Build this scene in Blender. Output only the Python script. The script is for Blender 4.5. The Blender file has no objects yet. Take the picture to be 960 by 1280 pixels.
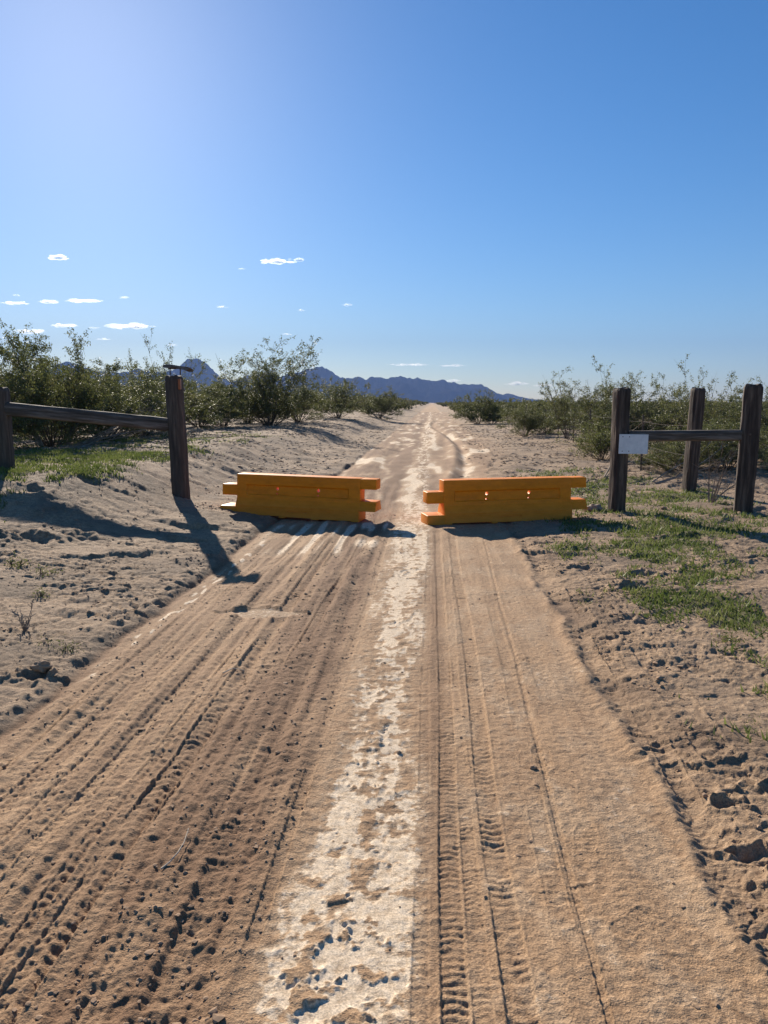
import bpy, bmesh, math, random
import numpy as np
from mathutils import Vector, Matrix

# ------------------------------------------------------------------ camera, sky, sun, exposure
scene = bpy.context.scene
COL = scene.collection
R = math.radians
random.seed(5)
rng = np.random.default_rng(11)

cam_d = bpy.data.cameras.new("camera")
cam_d.sensor_fit = 'VERTICAL'
cam_d.sensor_height = 24.0
cam_d.lens = 24.0 * 961 / 1280
cam_d.clip_start = 0.05
cam_d.clip_end = 60000
cam = bpy.data.objects.new("camera", cam_d)
COL.objects.link(cam)
cam.location = (0, 0, 1.6)
cam.rotation_euler = (R(90 - 8.1), 0, 0)
scene.camera = cam

SUN_EL, SUN_AZ = R(24.3), R(-20.7)          # azimuth from +Y, negative = to the left
sdir = Vector((math.sin(SUN_AZ) * math.cos(SUN_EL), math.cos(SUN_AZ) * math.cos(SUN_EL), math.sin(SUN_EL)))
world = bpy.data.worlds.new("World")
scene.world = world
world.use_nodes = True
wn = world.node_tree.nodes
sky = wn.new('ShaderNodeTexSky')
sky.sky_type = 'NISHITA'
sky.sun_disc = False
sky.sun_elevation = SUN_EL
sky.sun_rotation = SUN_AZ
sky.altitude = 400
sky.air_density = 1.0
sky.dust_density = 0.27
sky.ozone_density = 4.5
bg = wn['Background']
bg.inputs['Strength'].default_value = 0.060
hsv = wn.new('ShaderNodeHueSaturation')          # deep clean desert blue
hsv.inputs['Saturation'].default_value = 1.24
hsv.inputs['Hue'].default_value = 0.502
world.node_tree.links.new(sky.outputs[0], hsv.inputs['Color'])
world.node_tree.links.new(hsv.outputs[0], bg.inputs[0])

sun_d = bpy.data.lights.new("sun", 'SUN')
sun_d.energy = 5.0
sun_d.angle = R(0.55)
sun_d.color = (1.0, 0.90, 0.76)
sun = bpy.data.objects.new("sun", sun_d)
COL.objects.link(sun)
sun.rotation_euler = sdir.to_track_quat('Z', 'Y').to_euler()

scene.view_settings.view_transform = 'Standard'
scene.view_settings.look = 'None'
scene.view_settings.exposure = 0.95
scene.view_settings.gamma = 1.0
scene.view_settings.use_curve_mapping = False
scene.cycles.max_bounces = 6
scene.cycles.diffuse_bounces = 3
scene.cycles.transparent_max_bounces = 24
scene.cycles.volume_bounces = 0

# ------------------------------------------------------------------ helpers
def tag(o, label=None, cat=None, group=None, kind=None):
    if label: o['label'] = label
    if cat: o['category'] = cat
    if group: o['group'] = group
    if kind: o['kind'] = kind
    return o

def empty(name, loc, rz=0):
    o = bpy.data.objects.new(name, None)
    o.empty_display_size = 0.2
    COL.objects.link(o)
    o.location = loc
    o.rotation_euler = (0, 0, rz)
    return o

def link(name, me, mat=None, parent=None, loc=None):
    o = bpy.data.objects.new(name, me)
    COL.objects.link(o)
    if mat and not me.materials: me.materials.append(mat)
    if parent: o.parent = parent
    if loc: o.location = loc
    return o

def np_mesh(name, verts, faces, smooth=False):
    """verts Nx3, faces MxK (all the same K)"""
    me = bpy.data.meshes.new(name)
    verts = np.asarray(verts, dtype=np.float32); faces = np.asarray(faces, dtype=np.int32)
    k = faces.shape[1]
    me.vertices.add(len(verts)); me.vertices.foreach_set('co', verts.ravel())
    me.loops.add(faces.size); me.loops.foreach_set('vertex_index', faces.ravel())
    me.polygons.add(len(faces))
    me.polygons.foreach_set('loop_start', np.arange(0, faces.size, k, dtype=np.int32))
    me.polygons.foreach_set('loop_total', np.full(len(faces), k, dtype=np.int32))
    me.polygons.foreach_set('use_smooth', np.full(len(faces), smooth))
    me.update(calc_edges=True)
    return me

_perm = np.random.default_rng(3).permutation(1024).astype(np.int32)
_perm = np.concatenate([_perm, _perm])
_ga = np.random.default_rng(4).uniform(0, 2 * np.pi, 1024)
_gx, _gy = np.cos(_ga).astype(np.float32), np.sin(_ga).astype(np.float32)
def noise(x, y, seed=0):
    """2-D gradient noise, about -0.7..0.7"""
    x = np.asarray(x, dtype=np.float64) + seed * 17.31; y = np.asarray(y, dtype=np.float64) + seed * 9.77
    xi = np.floor(x); yi = np.floor(y)
    xf = (x - xi).astype(np.float32); yf = (y - yi).astype(np.float32)
    xi = xi.astype(np.int64) & 1023; yi = yi.astype(np.int64) & 1023
    x1 = (xi + 1) & 1023; y1 = (yi + 1) & 1023
    u = xf * xf * xf * (xf * (xf * 6 - 15) + 10); v = yf * yf * yf * (yf * (yf * 6 - 15) + 10)
    def g(ix, iy, dx, dy):
        h = _perm[_perm[ix] + iy]
        return _gx[h] * dx + _gy[h] * dy
    a = g(xi, yi, xf, yf); b = g(x1, yi, xf - 1, yf)
    c = g(xi, y1, xf, yf - 1); d = g(x1, y1, xf - 1, yf - 1)
    return ((a + (b - a) * u) * (1 - v) + (c + (d - c) * u) * v)

def ss(a, b, x):
    t = np.clip((x - a) / (b - a), 0, 1)
    return t * t * (3 - 2 * t)

def band(x, a, b, w):
    return ss(a - w, a + w, x) * (1 - ss(b - w, b + w, x))

SLOPE = 0.062
def macro(x, y):
    """large shape of the ground: the road is low, both banks rise"""
    t = x - SLOPE * y
    z = 0.05 * ss(2.12, 2.5, -t) + 0.13 * ss(2.5, 4.2, -t) + 0.46 * ss(3.35, 5.1, -t) * ss(6.5, 10.5, y) * (1 - 0.5 * ss(17, 28, y))
    z = z + 0.18 * ss(14, 34, y) * ss(2.6, 6.5, -t)
    z = z + 0.02 * ss(0.95, 1.25, t) + 0.05 * ss(1.3, 4, t) + 0.08 * ss(14, 40, y) * ss(3, 7, t)
    off = ss(2.1, 3.2, -t) + ss(1.0, 2.5, t)
    z = z + 0.10 * noise(x / 3.1, y / 3.7, 1) * off * 0.4 * (1 - 0.5 * ss(4, 9, y) * (1 - ss(12, 15, y))) + 0.05 * noise(x / 9, y / 13, 2) * (off * 2 + 0.3) * ss(5, 15, y)
    return z

def H(x, y):
    return float(macro(np.array([x]), np.array([y]))[0])

def green_mask(x, y):
    t = x - SLOPE * y
    n = noise(x / 1.1, y / 1.5, 21) + 0.6 * noise(x / 0.4, y / 0.5, 22) + 0.35 * noise(x / 0.16, y / 0.2, 23)
    # right-hand verge
    core = np.exp(-((t - 2.15 - 0.05 * (y - 5)) / 0.5) ** 2) * band(y, 4.0, 9.8, 0.5) * 1.0
    core += 0.85 * band(t, 1.75, 5.0, 0.5) * band(y, 7.6, 18, 1.2)
    core += 0.50 * band(t, 1.4, 4.2, 0.3) * band(y, 3.6, 9, 0.6)
    # left-hand verge behind and around the sloping rail
    core += 1.4 * ss(4.3, 5.0, -t) * band(y, 7.3, 14.5, 0.6)
    core += 0.55 * ss(4.3, 5.0, -t) * band(y, 11.0, 26, 1.4)
    return np.clip((np.minimum(core, np.where(t > 0, 0.92, 1.25)) + n * 1.5 - 0.55) * 1.5, 0, 1) * np.clip(core * 3, 0, 1)

# ------------------------------------------------------------------ materials
def mat(name):
    m = bpy.data.materials.new(name); m.use_nodes = True
    nt = m.node_tree
    return m, nt, nt.nodes, nt.links, nt.nodes['Principled BSDF']

def N(nodes, typ, **kw):
    n = nodes.new(typ)
    for k, v in kw.items():
        if k in n.inputs: n.inputs[k].default_value = v
        else: setattr(n, k, v)
    return n

def mixc(nt, fac, a, b, mode='MIX'):
    n = nt.nodes.new('ShaderNodeMix'); n.data_type = 'RGBA'; n.blend_type = mode
    for i, v in ((0, fac), (6, a), (7, b)):
        if isinstance(v, (int, float, tuple)): n.inputs[i].default_value = v if not isinstance(v, tuple) else (*v, 1)
        else: nt.links.new(v, n.inputs[i])
    return n.outputs[2]

def ramp(nt, fac, stops):
    n = nt.nodes.new('ShaderNodeValToRGB'); nt.links.new(fac, n.inputs[0])
    e = n.color_ramp.elements
    while len(e) < len(stops): e.new(0.5)
    for i, (p, c) in enumerate(stops):
        e[i].position = p; e[i].color = (*c, 1) if len(c) == 3 else c
    return n.outputs[0]

def mapping(nt, scale, coord='Object'):
    tc = nt.nodes.new('ShaderNodeTexCoord'); mp = nt.nodes.new('ShaderNodeMapping')
    mp.inputs['Scale'].default_value = scale
    nt.links.new(tc.outputs[coord], mp.inputs[0])
    return mp.outputs[0]

def tex(nt, vec, scale, detail=4, rough=0.55):
    n = nt.nodes.new('ShaderNodeTexNoise')
    n.inputs['Scale'].default_value = scale; n.inputs['Detail'].default_value = detail; n.inputs['Roughness'].default_value = rough
    nt.links.new(vec, n.inputs['Vector'])
    return n.outputs[0]

def ground_material():
    m, nt, nd, lk, bs = mat("desert_ground")
    at = nd.new('ShaderNodeAttribute'); at.attribute_name = 'mask'
    sep = nd.new('ShaderNodeSeparateColor'); lk.new(at.outputs['Color'], sep.inputs[0])
    clay, road, green, damp_shade = sep.outputs[0], sep.outputs[1], sep.outputs[2], at.outputs['Alpha']
    v1 = mapping(nt, (1, 1, 1)); vs = mapping(nt, (1, 0.28, 1))
    nbig = tex(nt, v1, 1.3, 5); nfine = tex(nt, v1, 28, 5, 0.65); ngrain = tex(nt, v1, 160, 3, 0.7); nstr = tex(nt, vs, 7, 5, 0.6)
    bank = ramp(nt, nfine, [(0.3, (0.16, 0.102, 0.060)), (0.5, (0.335, 0.226, 0.138)), (0.7, (0.49, 0.35, 0.225))])
    bank = mixc(nt, ramp(nt, nbig, [(0.4, (0, 0, 0)), (0.65, (0.6, 0.6, 0.6))]), bank, (0.38, 0.265, 0.17))
    nmid = tex(nt, mapping(nt, (0.7, 1, 1)), 4.5, 6, 0.7)
    bank = mixc(nt, ramp(nt, nmid, [(0.52, (0, 0, 0)), (0.66, (0.62, 0.62, 0.62))]), bank, (0.24, 0.17, 0.115))
    rd = ramp(nt, nfine, [(0.3, (0.25, 0.148, 0.08)), (0.5, (0.40, 0.252, 0.142)), (0.72, (0.51, 0.34, 0.205))])
    rd = mixc(nt, ramp(nt, nstr, [(0.38, (0, 0, 0)), (0.62, (0.75, 0.75, 0.75))]), rd, (0.42, 0.268, 0.152))
    rd = mixc(nt, damp_shade, rd, (0.21, 0.118, 0.064))
    bank = mixc(nt, damp_shade, bank, (0.19, 0.135, 0.09))
    c = mixc(nt, road, bank, rd)
    # ragged edge for the pale dried clay
    def soften(f, n, lo, hi, k):
        a = nd.new('ShaderNodeMath'); a.operation = 'MULTIPLY_ADD'; lk.new(n, a.inputs[0]); a.inputs[1].default_value = k; lk.new(f, a.inputs[2])
        b = nd.new('ShaderNodeMapRange'); b.interpolation_type = 'SMOOTHSTEP'; lk.new(a.outputs[0], b.inputs[0])
        b.inputs[1].default_value = lo + k * 0.5; b.inputs[2].default_value = hi + k * 0.5
        return b.outputs[0]
    av = nd.new('ShaderNodeMath'); av.operation = 'MULTIPLY_ADD'; lk.new(nfine, av.inputs[0]); av.inputs[1].default_value = 0.6
    hf = nd.new('ShaderNodeMath'); hf.operation = 'MULTIPLY'; lk.new(tex(nt, vs, 16, 6, 0.7), hf.inputs[0]); hf.inputs[1].default_value = 0.4
    lk.new(hf.outputs[0], av.inputs[2])
    cf = soften(clay, av.outputs[0], 0.24, 0.54, 1.5)
    cc = ramp(nt, nfine, [(0.3, (0.48, 0.35, 0.225)), (0.5, (0.68, 0.535, 0.375)), (0.75, (0.80, 0.665, 0.50))])
    sm = nd.new('ShaderNodeMath'); sm.operation = 'MULTIPLY'; sm.use_clamp = True; lk.new(clay, sm.inputs[0]); sm.inputs[1].default_value = 1.7
    c = mixc(nt, sm.outputs[0], c, (0.53, 0.385, 0.25))
    c = mixc(nt, cf, c, cc)
    gf = soften(green, nfine, 0.35, 0.8, 0.8)
    gc = ramp(nt, nfine, [(0.3, (0.07, 0.085, 0.025)), (0.7, (0.16, 0.17, 0.06))])
    gm = nd.new('ShaderNodeMath'); gm.operation = 'MULTIPLY'; lk.new(gf, gm.inputs[0]); gm.inputs[1].default_value = 0.6
    c = mixc(nt, gm.outputs[0], c, gc)
    g = ramp(nt, ngrain, [(0.32, (0.58, 0.58, 0.58)), (0.68, (1.28, 1.28, 1.28))])
    c = mixc(nt, 1.0, c, g, 'MULTIPLY')
    lk.new(c, bs.inputs['Base Color'])
    bs.inputs['Roughness'].default_value = 0.92
    bs.inputs['Specular IOR Level'].default_value = 0.25
    # fine grain relief
    hs = nd.new('ShaderNodeMath'); hs.operation = 'MULTIPLY_ADD'; lk.new(ngrain, hs.inputs[0]); hs.inputs[1].default_value = 0.35; lk.new(nfine, hs.inputs[2])
    bp = nd.new('ShaderNodeBump'); bp.inputs['Distance'].default_value = 0.02; bp.inputs['Strength'].default_value = 0.7
    inv = nd.new('ShaderNodeMath'); inv.operation = 'MULTIPLY_ADD'; lk.new(cf, inv.inputs[0]); inv.inputs[1].default_value = -0.5; inv.inputs[2].default_value = 0.8
    lk.new(inv.outputs[0], bp.inputs['Strength'])
    lk.new(hs.outputs[0], bp.inputs['Height']); lk.new(bp.outputs[0], bs.inputs['Normal'])
    return m

def simple_noise_mat(name, stops, scale, vscale=(1, 1, 1), rough=0.9, bump=0.0, bdist=0.01, spec=0.3, trans=0.0):
    m, nt, nd, lk, bs = mat(name)
    v = mapping(nt, vscale); n = tex(nt, v, scale, 6, 0.6)
    c = ramp(nt, n, stops)
    lk.new(c, bs.inputs['Base Color']); bs.inputs['Roughness'].default_value = rough
    bs.inputs['Specular IOR Level'].default_value = spec
    if bump:
        bp = nd.new('ShaderNodeBump'); bp.inputs['Distance'].default_value = bdist; bp.inputs['Strength'].default_value = bump
        lk.new(n, bp.inputs['Height']); lk.new(bp.outputs[0], bs.inputs['Normal'])
    if trans:
        tr = nd.new('ShaderNodeBsdfTranslucent'); lk.new(c, tr.inputs[0])
        mx = nd.new('ShaderNodeMixShader'); mx.inputs[0].default_value = trans
        lk.new(bs.outputs[0], mx.inputs[1]); lk.new(tr.outputs[0], mx.inputs[2])
        lk.new(mx.outputs[0], nd['Material Output'].inputs[0])
    return m

M_ground = ground_material()
M_clod = simple_noise_mat("clod_soil", [(0.3, (0.26, 0.17, 0.105)), (0.7, (0.40, 0.27, 0.175))], 60, rough=1)
M_leaf = simple_noise_mat("creosote_leaf", [(0.35, (0.085, 0.098, 0.030)), (0.55, (0.135, 0.145, 0.048)), (0.75, (0.23, 0.205, 0.08))], 2.2, rough=0.55, spec=0.5, trans=0.42)
M_leaf_bright = simple_noise_mat("young_leaf", [(0.35, (0.10, 0.115, 0.032)), (0.7, (0.19, 0.20, 0.06))], 2.2, rough=0.55, spec=0.4, trans=0.45)
M_grass = simple_noise_mat("grass_blade", [(0.35, (0.085, 0.12, 0.025)), (0.55, (0.15, 0.18, 0.05)), (0.75, (0.28, 0.27, 0.11))], 3.0, rough=0.6, spec=0.3, trans=0.4)
M_twig = simple_noise_mat("twig_bark", [(0.35, (0.07, 0.055, 0.042)), (0.7, (0.16, 0.13, 0.10))], 12, rough=0.9)
M_dead = simple_noise_mat("dead_wood", [(0.35, (0.17, 0.13, 0.10)), (0.7, (0.36, 0.30, 0.24))], 10, rough=0.9)
M_tie = simple_noise_mat("tarred_timber", [(0.3, (0.025, 0.018, 0.014)), (0.5, (0.066, 0.047, 0.037)), (0.70, (0.17, 0.125, 0.095))], 22, (1, 1, 0.09), rough=0.85, bump=0.9, bdist=0.015)
M_log = simple_noise_mat("weathered_log", [(0.3, (0.04, 0.03, 0.024)), (0.5, (0.085, 0.064, 0.05)), (0.72, (0.16, 0.125, 0.095))], 22, (1, 1, 0.09), rough=0.85, bump=0.9, bdist=0.015)
M_rail = simple_noise_mat("grey_rail_wood", [(0.3, (0.04, 0.032, 0.026)), (0.5, (0.09, 0.072, 0.06)), (0.72, (0.24, 0.20, 0.17))], 22, (1, 1, 0.09), rough=0.85, bump=0.9, bdist=0.012)
M_stone = simple_noise_mat("pale_stone", [(0.3, (0.20, 0.15, 0.11)), (0.7, (0.42, 0.34, 0.26))], 20, rough=0.9, bump=0.4)
M_steel = simple_noise_mat("rusty_steel", [(0.35, (0.05, 0.035, 0.028)), (0.7, (0.14, 0.10, 0.08))], 25, rough=0.6, bump=0.2)
M_scrub = simple_noise_mat("far_scrub", [(0.35, (0.07, 0.075, 0.032)), (0.7, (0.15, 0.145, 0.065))], 0.35, rough=0.8, trans=0.3)

def barrier_mat():
    m, nt, nd, lk, bs = mat("orange_plastic")
    v = mapping(nt, (1, 1, 2.5)); n = tex(nt, v, 6, 6, 0.65); n2 = tex(nt, v, 55, 3, 0.6)
    c = ramp(nt, n, [(0.3, (0.70, 0.205, 0.004)), (0.6, (0.88, 0.275, 0.008))])
    tc = nd.new('ShaderNodeTexCoord'); sp = nd.new('ShaderNodeSeparateXYZ'); lk.new(tc.outputs['Object'], sp.inputs[0])
    # dust splashed on the bottom of the shell
    a = nd.new('ShaderNodeMath'); a.operation = 'MULTIPLY_ADD'; lk.new(n, a.inputs[0]); a.inputs[1].default_value = -0.22; lk.new(sp.outputs[2], a.inputs[2])
    mr = nd.new('ShaderNodeMapRange'); lk.new(a.outputs[0], mr.inputs[0]); mr.inputs[1].default_value = -0.12; mr.inputs[2].default_value = 0.12
    mr.inputs[3].default_value = 0.4; mr.inputs[4].default_value = 0.0
    c = mixc(nt, mr.outputs[0], c, (0.52, 0.25, 0.07))
    sc = ramp(nt, n2, [(0.66, (0, 0, 0)), (0.74, (0.35, 0.35, 0.35))])
    c = mixc(nt, sc, c, (0.80, 0.50, 0.22))
    lk.new(c, bs.inputs['Base Color']); bs.inputs['Roughness'].default_value = 0.5
    bs.inputs['Specular IOR Level'].default_value = 0.25
    tr = nd.new('ShaderNodeBsdfTranslucent'); lk.new(c, tr.inputs[0])
    mx = nd.new('ShaderNodeMixShader'); mx.inputs[0].default_value = 0.08
    lk.new(bs.outputs[0], mx.inputs[1]); lk.new(tr.outputs[0], mx.inputs[2]); lk.new(mx.outputs[0], nd['Material Output'].inputs[0])
    bp = nd.new('ShaderNodeBump'); bp.inputs['Distance'].default_value = 0.004; bp.inputs['Strength'].default_value = 0.5
    lk.new(n, bp.inputs['Height']); lk.new(bp.outputs[0], bs.inputs['Normal'])
    return m
M_barrier = barrier_mat()

# ------------------------------------------------------------------ the ground: one sheet, dense near the road, out to the far range
def axis_rows():
    ys = [1.25]
    while ys[-1] < 48: ys.append(ys[-1] + (0.9 if ys[-1] < 6 else 0.5) * (ys[-1] ** 2 + 2.56) / (1.6 * 769))
    while ys[-1] < 7800: ys.append(ys[-1] * 1.045)
    ys[-1] = 7850
    back = [1.25]
    st = 0.006
    while back[-1] > -80:
        back.append(back[-1] - st); st *= 1.14
    return np.array(back[:0:-1] + ys)
ys = axis_rows()
uc = np.linspace(-0.70, 0.70, 1060)
o = [0.70]; st = 0.0015
while o[-1] < 9: 
    o.append(o[-1] + st); st *= 1.13
o = np.array(o[1:])
us = np.concatenate([-o[::-1], uc, o])
wy = np.sqrt(ys ** 2 + 2.56)
X = us[None, :] * wy[:, None]
X = np.clip(X, -7900, 7900) + np.where(np.abs(us[None, :] * wy[:, None]) > 7900, us[None, :] * 0.5, 0)
Y = np.broadcast_to(ys[:, None], X.shape).copy()
dyr = np.gradient(ys)[:, None]; dxr = np.gradient(us)[None, :] * wy[:, None]
SP = np.maximum(np.abs(dyr) * 0.75, dxr)           # local vertex spacing
T = X - SLOPE * Y
shape = X.shape
near = (Y < 130) & (np.abs(X) < 130)
Z = macro(X, Y)
xn, yn, tn, sp = X[near], Y[near], T[near], SP[near]

def oct(lx, ly, seed, amp):
    """one band of relief; fades where the mesh is too coarse to carry it"""
    w = np.clip(min(lx, ly) / (2.2 * sp) - 0.6, 0, 1)
    return noise(xn / lx, yn / ly, seed) * amp * w
def octt(lt, ly, seed, amp):
    w = np.clip(lt / (2.0 * sp) - 0.5, 0, 1)
    return noise((tn + 0.03 * wob) / lt, yn / ly, seed) * amp * w
wob = noise(yn / 4.0, yn * 0, 31) * 2

edgeL = -2.12 + 0.07 * noise(yn / 1.3, yn * 0, 32) + 0.05 * noise(xn / 0.18, yn / 0.25, 33)
edgeR = 0.93 + 0.10 * noise(yn / 1.1, yn * 0, 34) + 0.06 * noise(xn / 0.2, yn / 0.3, 35) + 1.0 * ss(12, 26, yn)
road = ss(-0.03, 0.03, tn - edgeL) * (1 - ss(-0.05, 0.05, tn - edgeR))
bankL = 1 - ss(-0.05, 0.05, tn - edgeL); bankR = ss(-0.08, 0.08, tn - edgeR)
z = np.zeros_like(xn)
# general sandy relief
z += oct(0.9, 0.9, 41, 0.020) + oct(0.42, 0.42, 42, 0.011) + ss(9, 16, yn) * (bankL + bankR) * (oct(1.3, 0.9, 47, 0.07) + oct(0.6, 0.5, 48, 0.05))
z += (oct(0.2, 0.2, 43, 0.010) + oct(0.1, 0.1, 44, 0.0055)) * (0.35 + 0.9 * (bankL + bankR))
z += (oct(0.055, 0.045, 45, 0.0070) + oct(0.028, 0.024, 40, 0.0042) + oct(0.017, 0.015, 38, 0.0022)) * (0.55 + 0.55 * (bankL + bankR) + 0.40 * band(tn, -2.0, -0.56, 0.1))
# churned left half of the road: clods between long ruts
soft = band(tn, -2.0, -0.56, 0.10) * road
cl = band(tn, -1.05, -0.55, 0.12) * road
def lump(l, seed, thr, amp, stretch=1.0):
    w = np.clip(l / (2.0 * sp) - 0.45, 0, 1)
    n_ = noise(xn / (l * stretch), yn / l, seed)
    return np.clip(n_ - thr, 0, 1) ** 0.7 * amp * w
amp_patch = 0.50 * np.clip(0.6 + 1.2 * noise(xn / 0.5, yn / 0.9, 46), 0.15, 1.6)
z += 0.8 * soft * amp_patch * (lump(0.045, 47, 0.05, 0.014, 1.3) + lump(0.09, 48, 0.1, 0.020, 1.4) + lump(0.024, 49, -0.05, 0.009) + lump(0.033, 39, 0.0, 0.009))
z += cl * amp_patch * (lump(0.06, 50, 0.02, 0.020, 1.5) + lump(0.13, 51, 0.05, 0.024, 1.6))
z += soft * (octt(0.16, 3.5, 52, 0.034) + octt(0.07, 2.4, 53, 0.020) + octt(0.03, 1.3, 54, 0.009) + octt(0.018, 0.5, 59, 0.004))
z += (1 - soft) * road * (octt(0.12, 3.0, 55, 0.008) + octt(0.035, 1.0, 56, 0.003))
# beyond the barriers: broken ruts
farroad = ss(11, 14, yn) * road
z += farroad * (noise((tn + 0.25 * noise(yn / 9, yn * 0, 61)) / 0.5, yn / 9, 57) * 0.07 + oct(0.5, 1.2, 58, 0.04))
rx = 0.55 + 0.5 * np.sin((yn - 14) / 9.0) * ss(12, 18, yn)
z -= 0.06 * ss(13, 17, yn) * (1 - ss(60, 80, yn)) * np.exp(-((tn - rx) / 0.13) ** 2)
z += 0.04 * ss(13, 17, yn) * (1 - ss(60, 80, yn)) * np.exp(-((tn - rx + 0.28) / 0.12) ** 2)

def track(tc, width, depth, pitch, lug, y0, y1, skew=0.35, gaps=0.0, blocks=2, seed=0, drift=0.0, duty=0.0):
    """a tyre print: shallow trough with blocks of tread left proud between lug bars"""
    global z
    c = tc + drift * (yn - y0) + 0.03 * noise(yn / 3.1, yn * 0, 170 + seed) + 0.012 * noise(yn / 1.7, yn * 0, 70 + seed)
    d = (tn - c) / (width / 2)
    inside = (1 - ss(0.9, 1.08, np.abs(d))) * band(yn, y0, y1, 0.15)
    if gaps: inside = inside * np.clip(0.5 + gaps * 0 + 3 * (noise(xn / 0.35, yn / 0.6, 80 + seed) + 0.35 - gaps), 0, 1)
    k = np.floor((d + 1) / 2 * blocks)
    ph = yn / pitch + skew * np.abs(d) * (1 if blocks < 3 else 0.6) + k * 0.5 + 0.20 * noise(xn / 0.05, yn / 0.09, 90 + seed) + 0.5 * noise(yn / 0.5, yn * 0, 97 + seed)
    w = np.clip(pitch / (2.4 * sp) - 0.4, 0, 1)
    s = np.sin(2 * np.pi * ph)
    bars = ss(-0.25 + duty, 0.35 + duty, s) * lug * w
    gro = np.exp(-(((d + 1) / 2 * blocks) % 1 - 0.5) ** 2 / 0.02) * 0
    ridge = 0.5 * depth * np.exp(-((np.abs(d) - 1.12) / 0.10) ** 2) * band(yn, y0, y1, 0.15) * np.clip(0.35 + 2.0 * noise(xn / 0.3, yn / 0.5, 190 + seed), 0, 1.2)
    z += inside * (-0.7 * depth + 0.40 * bars * (0.7 + 1.4 * noise(xn / 0.12, yn / 0.12, 95 + seed))) + ridge
track(0.075, 0.075, 0.010, 0.034, 0.0100, 1.2, 9.5, skew=0.2, gaps=0.0, blocks=1, seed=1)
track(0.15, 0.055, 0.007, 0.026, 0.0070, 1.2, 8.0, skew=0.5, gaps=0.35, blocks=1, seed=2)
track(0.255, 0.085, 0.010, 0.038, 0.0110, 1.2, 9.5, skew=-0.4, gaps=0.0, blocks=1, seed=3)
track(-0.02, 0.05, 0.006, 0.03, 0.004, 1.2, 9.5, gaps=0.2, blocks=1, seed=4)
track(0.40, 0.07, 0.006, 0.032, 0.006, 1.2, 9.5, gaps=0.4, blocks=2, seed=5, drift=0.02)
track(0.47, 0.022, 0.007, 0.030, 0.0, 1.2, 9.5, blocks=1, seed=6, drift=0.02)
track(0.66, 0.10, 0.004, 0.034, 0.004, 3.5, 9.8, gaps=0.45, blocks=2, seed=7)
track(-1.13, 0.10, 0.020, 0.050, 0.014, 1.2, 9.6, skew=0.4, gaps=0.1, blocks=1, seed=8)
track(-1.25, 0.05, 0.012, 0.045, 0.009, 1.2, 9.6, skew=0.3, gaps=0.2, blocks=1, seed=9)
track(-1.42, 0.05, 0.010, 0.04, 0.006, 1.2, 9.6, gaps=0.3, blocks=1, seed=10)
track(-1.56, 0.04, 0.010, 0.04, 0.003, 1.2, 9.6, gaps=0.1, blocks=1, seed=11)
track(-1.72, 0.05, 0.009, 0.04, 0.005, 1.2, 9.6, gaps=0.3, blocks=1, seed=12)
track(-1.88, 0.03, 0.008, 0.04, 0.002, 1.2, 9.6, gaps=0.2, blocks=1, seed=13)
track(-0.86, 0.07, 0.014, 0.045, 0.009, 4.5, 10.5, gaps=0.1, blocks=1, seed=14, drift=0.02)
track(-0.51, 0.045, 0.007, 0.05, 0.002, 1.2, 10, gaps=0.25, blocks=1, seed=15)
track(1.27, 0.16, 0.012, 0.085, 0.016, 2.9, 7.2, gaps=0.2, blocks=1, seed=16, drift=0.055)
track(1.06, 0.09, 0.010, 0.07, 0.012, 2.9, 7.2, gaps=0.35, blocks=1, seed=17, drift=0.04)
track(-2.75, 0.10, 0.008, 0.05, 0.007, 4.2, 8.5, gaps=0.3, blocks=1, seed=18, drift=-0.03)
# bank edges: crumbling step on the left, low ridge on the right
dl = tn - edgeL
z += 0.018 * np.exp(-((dl + 0.10) / 0.07) ** 2) * (1 + 1.3 * noise(xn / 0.07, yn / 0.09, 101)) * (1 - ss(10, 14, yn))
z -= 0.018 * np.exp(-((dl - 0.03) / 0.035) ** 2) * (1 - ss(10, 14, yn))
dr = tn - edgeR
z += 0.014 * np.exp(-((dr - 0.02) / 0.035) ** 2) * (1 + noise(xn / 0.2, yn / 0.3, 102)) * (1 - ss(10, 14, yn))
z -= 0.012 * np.exp(-((dr - 0.11) / 0.06) ** 2) * (1 - ss(10, 14, yn))
# broken crust on the banks: little scarps
bk = np.clip(bankL + bankR, 0, 1)
wx = xn + 0.10 * noise(xn / 0.16, yn / 0.16, 105) + 0.03 * noise(xn / 0.04, yn / 0.04, 106); wy_ = yn + 0.10 * noise(xn / 0.16, yn / 0.16, 107) + 0.03 * noise(xn / 0.04, yn / 0.04, 108)
for l, sd, a in ((0.95, 110, 0.035), (0.5, 111, 0.015), (0.26, 112, 0.013), (0.15, 113, 0.012), (0.085, 114, 0.009), (0.05, 115, 0.005)):
    n_ = noise(wx / (l * 1.9), wy_ / l, sd) + 0.35 * noise(wx / (l * 0.5), wy_ / (l * 0.5), sd + 20)
    w = np.clip(l / (3.0 * sp) - 0.4, 0, 1)
    pm = np.clip(0.4 + 1.8 * noise(xn / 1.2, yn / 1.0, sd + 40), 0, 1.3) * (1.0 if l < 0.3 else 0.35 + 0.65 * ss(4, 7, yn))
    z += 1.12 * (0.65 + 0.35 * ss(3, 7, yn)) * bk * w * a * pm * (ss(0.02, 0.10, n_) - 0.6 * ss(0.10, 0.55, n_))
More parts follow.
